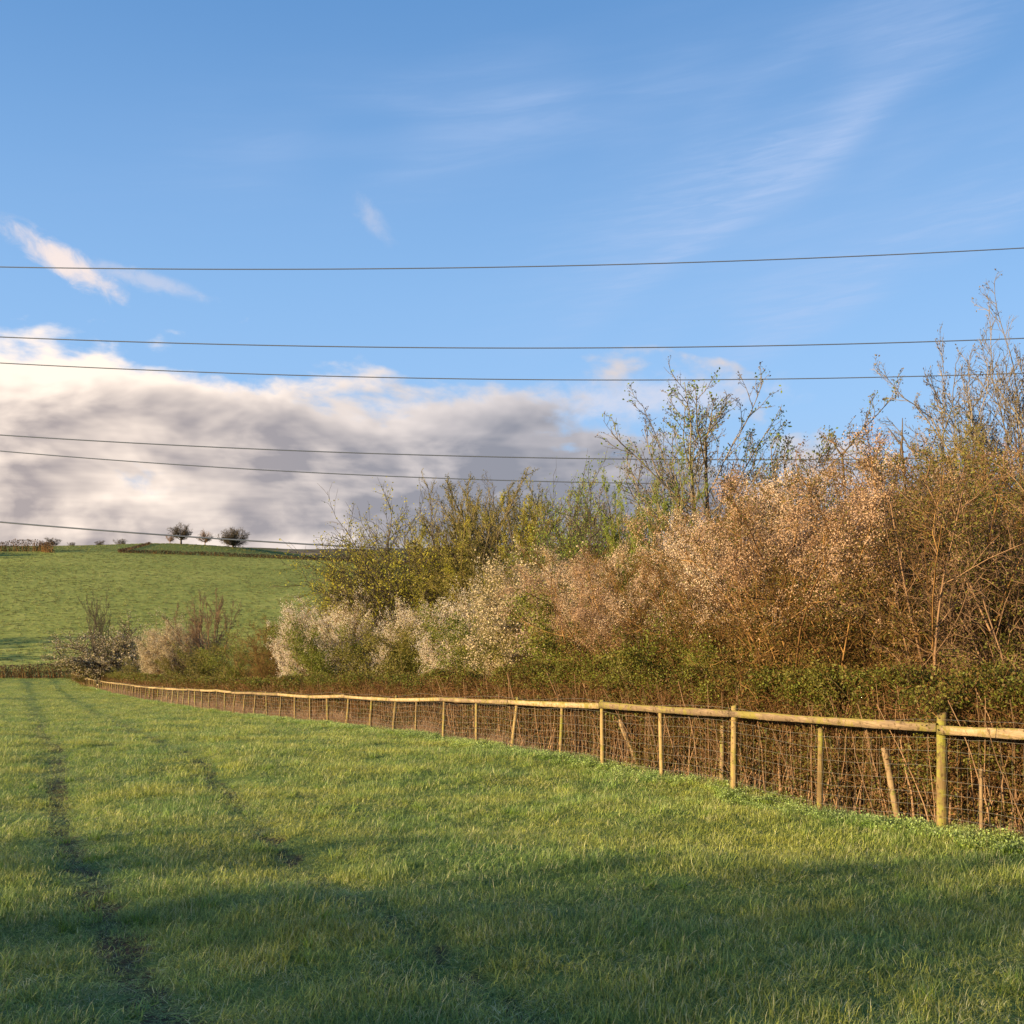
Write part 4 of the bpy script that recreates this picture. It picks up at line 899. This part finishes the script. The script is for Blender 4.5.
# ------------------------------------------------------------------ overhead lines
wl = 'overhead power lines crossing the sky'
W = [((0, 267), (350, 269), (1024, 248), 66, 'topmost overhead wire rising slightly to the right'), ((0, 337), (480, 348), (950, 341), 66, 'upper wire of the middle pair of overhead wires'),
     ((0, 363), (600, 380), (930, 376), 72, 'lower wire of the middle pair of overhead wires'), ((0, 435), (330, 452), (620, 459), 66, 'fourth overhead wire from the top, in front of the grey cloud'),
     ((0, 451), (320, 473), (620, 483), 72, 'fifth overhead wire from the top, sloping down to the right'), ((0, 522), (150, 534), (340, 546), 80, 'lowest overhead wire just above the far hillside')]
for a, b_, c_, Y, lab in W:
    co = np.polyfit([a[0], b_[0], c_[0]], [a[1], b_[1], c_[1]], 2); q = np.linspace(-500, 1500 if Y < 80 else 900, 120)
    P = np.stack([(q - 512) / F * Y, np.full_like(q, Y), 1.6 - (np.polyval(co, q) - 550) / F * Y], -1)
    mid_ = P[60].copy(); V, Q = tubes((P - mid_)[None], np.full((1, 120), .036 if Y < 80 else .06), 5)
    o = link('power_line', mesh('power_line', V, Q, True), None, M['cable']); o.location = mid_; tag(o, lab, 'power line', wl)

# ------------------------------------------------------------------ trees on the sunward side of the field, outside the picture: they shade the near grass
def side_tree(x, y, kind, h, wide, lab, leaf='leaf_olive'):
    parts, H = K_[kind]; o = empty('field_edge_tree', (x, y, float(gz(x, y)))); s = h / H; o.scale = (s * wide, s * wide, s); o.rotation_euler[2] = (x * 1.3 + y) % 6.28
    tag(o, lab, 'tree', 'trees along the left side of the field')
    link('trunk', parts['trunk'], o, M['bark_brown']); link('branches', parts['twigs'], o, M['bark_brown'])
    if 'leaves' in parts: link('leaves', parts['leaves'], o, M[leaf])
rs = random.Random(3)
for x, y, h, k, w in ((-56, 1, 6.0, 'thorn0', 1.3), (-55, -4, 7.5, 'leafy0', 1.3), (-53, -8, 8.5, 'thorn1', 1.2), (-54, -11.5, 9.8, 'leafy1', 1.3), (-53, -14, 10.6, 'thorn2', 1.2), (-52, -17, 12.4, 'leafy0', 1.2), (-51, -18.5, 13, 'thorn0', 1.3), (-55, -24, 13, 'vase0', 1.1), (-52, -30, 14, 'bush', .9), (-46, -42, 15, 'vase1', 1.1),
                      (-50, -22, 14, 'leafy1', 1.3), (-49, -25, 14, 'thorn1', 1.2), (-47, -29, 14.5, 'leafy0', 1.2), (-45, -34, 15, 'thorn2', 1.2), (-42, -39, 15, 'leafy1', 1.3), (-38, -45, 15, 'thorn0', 1.2), (-34, -51, 14, 'leafy0', 1.3), (-28, -56, 14, 'thorn1', 1.2), (-22, -62, 14, 'leafy1', 1.3),
                      (-60, 13, 8.0, 'bare0', .6), (-62, 30, 9, 'leafy1', .6), (-66, 46, 9, 'bare1', .7), (-75, 66, 10, 'leafy0', .7), (-118, 188, 9, 'bush', 1.2), (-112, 171, 9, 'leafy0', 1.3),
                      (-222, 378, 11, 'bush', 1.6), (-232, 384, 12, 'bush', 1.6), (-214, 370, 10, 'bush', 1.6)):
    side_tree(x, y, k, h, w, 'twiggy tree in the row left of the field, outside the photo')
